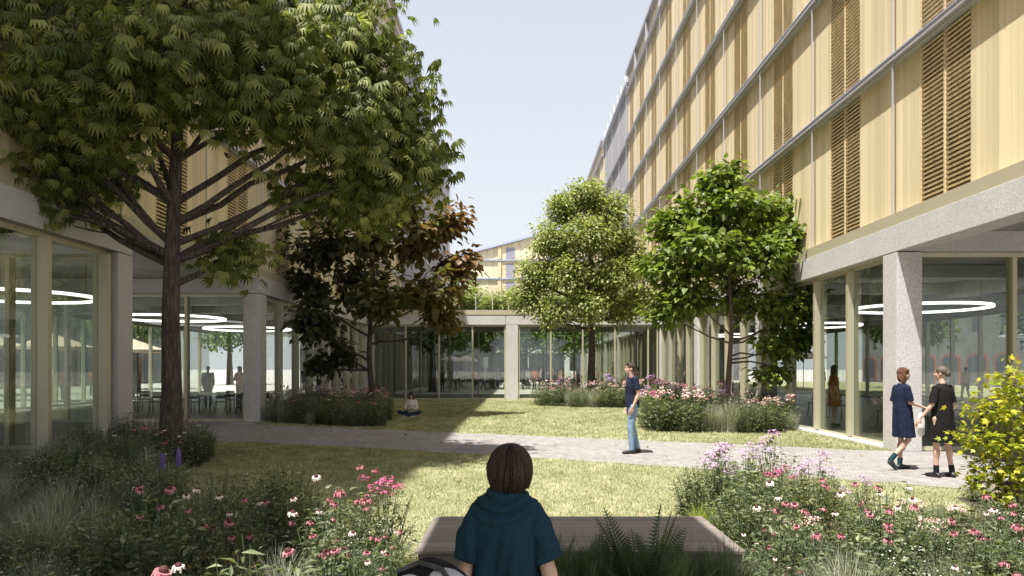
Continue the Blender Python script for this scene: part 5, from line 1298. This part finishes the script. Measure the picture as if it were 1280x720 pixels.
# people far behind the glass: a few figures, then copies
far=[]
def fp(col,leg,pose,hair='short',hm=hair_black,top='long',sk=skin):
    f=person('x',(0,0,0),0,pose,top,cloth('far_cloth',col),cloth('far_leg',leg) if leg else None,pbr('far_shoe',(.03,.03,.03),.5),skinm=sk,hair=hair,hairm=hm,vox=.022,female=(top=='dress'))
    for c in kids(f):
        if c.name.startswith(('eyes','mouth')): bpy.data.objects.remove(c)
    KID[f.name]=[c.name for c in kids(f)]; far.append(f); return f
Js=stand(stride=.03); Jw=stand(stride=.22); Ja=stand(stride=.05); Ja.update(elR=(.22,.06,1.18),wrR=(.12,.26,1.22))
fp((.03,.03,.035),(.04,.045,.06),Js); fp((.45,.33,.26),(.05,.06,.09),Jw); fp((.35,.07,.05),(.06,.05,.05),Ja,'long'); fp((.62,.6,.56),(.10,.11,.14),Js,'bob',hair_brown); fp((.05,.06,.09),None,Ja,'bob',hair_auburn,'dress'); fp((.46,.17,.07),None,Js,'long',hair_brown,'dress')
names=['person in black','person in a tan jacket walking','long-haired person in a red top','person in a pale top','woman in a dark dress','woman in a long orange-brown dress']
fused=set()
def putfar(i,x,y,rz,where,z=0,group=None,lab=None):
    f=far[i]; l=lab or (names[i]+' '+where)
    if i not in fused: fused.add(i); f.location=(x,y,z); f.rotation_euler=(0,0,rz); r=f
    else: r=copy_tree(f,(x,y,z),rz)
    tag(r,l,'person')
    if group: r['group']=l
    elif 'group' in r.keys(): del r['group']
    return r
putfar(5,8.95,20.4,R(-90),'',.02,lab='woman in a long orange-brown dress behind the right facade glass')
putfar(2,-11.4,29.5,R(160),'',.02,lab='person in a red top standing among the chairs behind the left passage glass')
putfar(0,-13.0,30.2,R(200),'',.02,lab='person in black standing among the chairs behind the left passage glass')
xs=[(-5.5,52.3),(-4.9,57),(-3.4,56),(-2.9,60),(-2.3,55),(-1.6,58),(-1.0,62),(.4,57),(.8,59.5),(1.3,57),(1.9,60),(2.3,56),(3.0,61),(3.5,58),(-6.6,60),(-5.0,63),(-3.9,66),(.9,66),(2.4,68),(5.2,62),(6.2,57),(-.4,55.5),(4.2,55),(-1.9,66),(-6.2,66)]
for k,(x,y) in enumerate(xs):
    putfar([0,3,2,1,4,0,1][k%7],x,y,k*1.7,'standing in the second court behind the gallery glass',0,group=1)
for k,(x,y) in enumerate([(-24,38),(-23,41),(-26,44),(-22.5,47),(-28,40),(-25,52)]):
    putfar([2,1,2,0,3,2][k],x,y,k*2.1,'in the sunny plaza beyond the left building',0,group=1)
for k,(x,y) in enumerate([(23,37),(24.5,45),(22.5,53)]):
    putfar([1,4,0][k],x,y,k*2.4,'outside beyond the right building',0,group=1)
putfar(1,6.0,36.2,R(100),'',0,lab='person in tan clothes beside the bed under the pale centre tree, behind the walking man')
# bicycle held in front of the gallery's far side
def bicycle(loc,rz):
    e=empty('bicycle',loc,rz); tag(e,'dark bicycle standing behind the gallery glass at its left end','bicycle')
    for x in (-.52,.52):
        b=MB(); pts=[(x+.34*math.cos(2*PI*k/28),0,.34+.34*math.sin(2*PI*k/28)) for k in range(29)]; b.tube(pts,.018,6); wh=b.build('wheel',M['black'],e)
        s=MB(); 
        for k in range(10): s.tube([(x,0,.34),(x+.33*math.cos(.628*k),0,.34+.33*math.sin(.628*k))],.003,3)
        s.build('spokes',M['ledge'],wh)
    b=MB(); A=(-.52,0,.34);Bb=(-.05,0,.30);S=(-.2,0,.85);Hh=(.38,0,.88);Fw=(.52,0,.34)
    for p,q in ((A,Bb),(A,S),(Bb,S),(S,Hh),(Bb,Hh),(Hh,Fw)): b.tube([p,q],.017,6)
    b.build('frame',M['black'],e); b=MB(); b.tube([(.36,0,.88),(.36,0,1.02)],.014,6); b.tube([(.40,-.28,1.03),(.36,0,1.04),(.40,.28,1.03)],.014,6); b.build('handlebar',M['black'],e)
    b=MB(); b.ell((-.22,0,.93),(.13,.07,.03),10,6); b.tube([S,(-.22,0,.92)],.014,6); b.build('saddle',M['black'],e)
bicycle((-5.0,51.6,0),R(8))
print('objects',len(bpy.data.objects), 'verts',sum(len(m.vertices) for m in bpy.data.meshes), sum(cnt.values()))
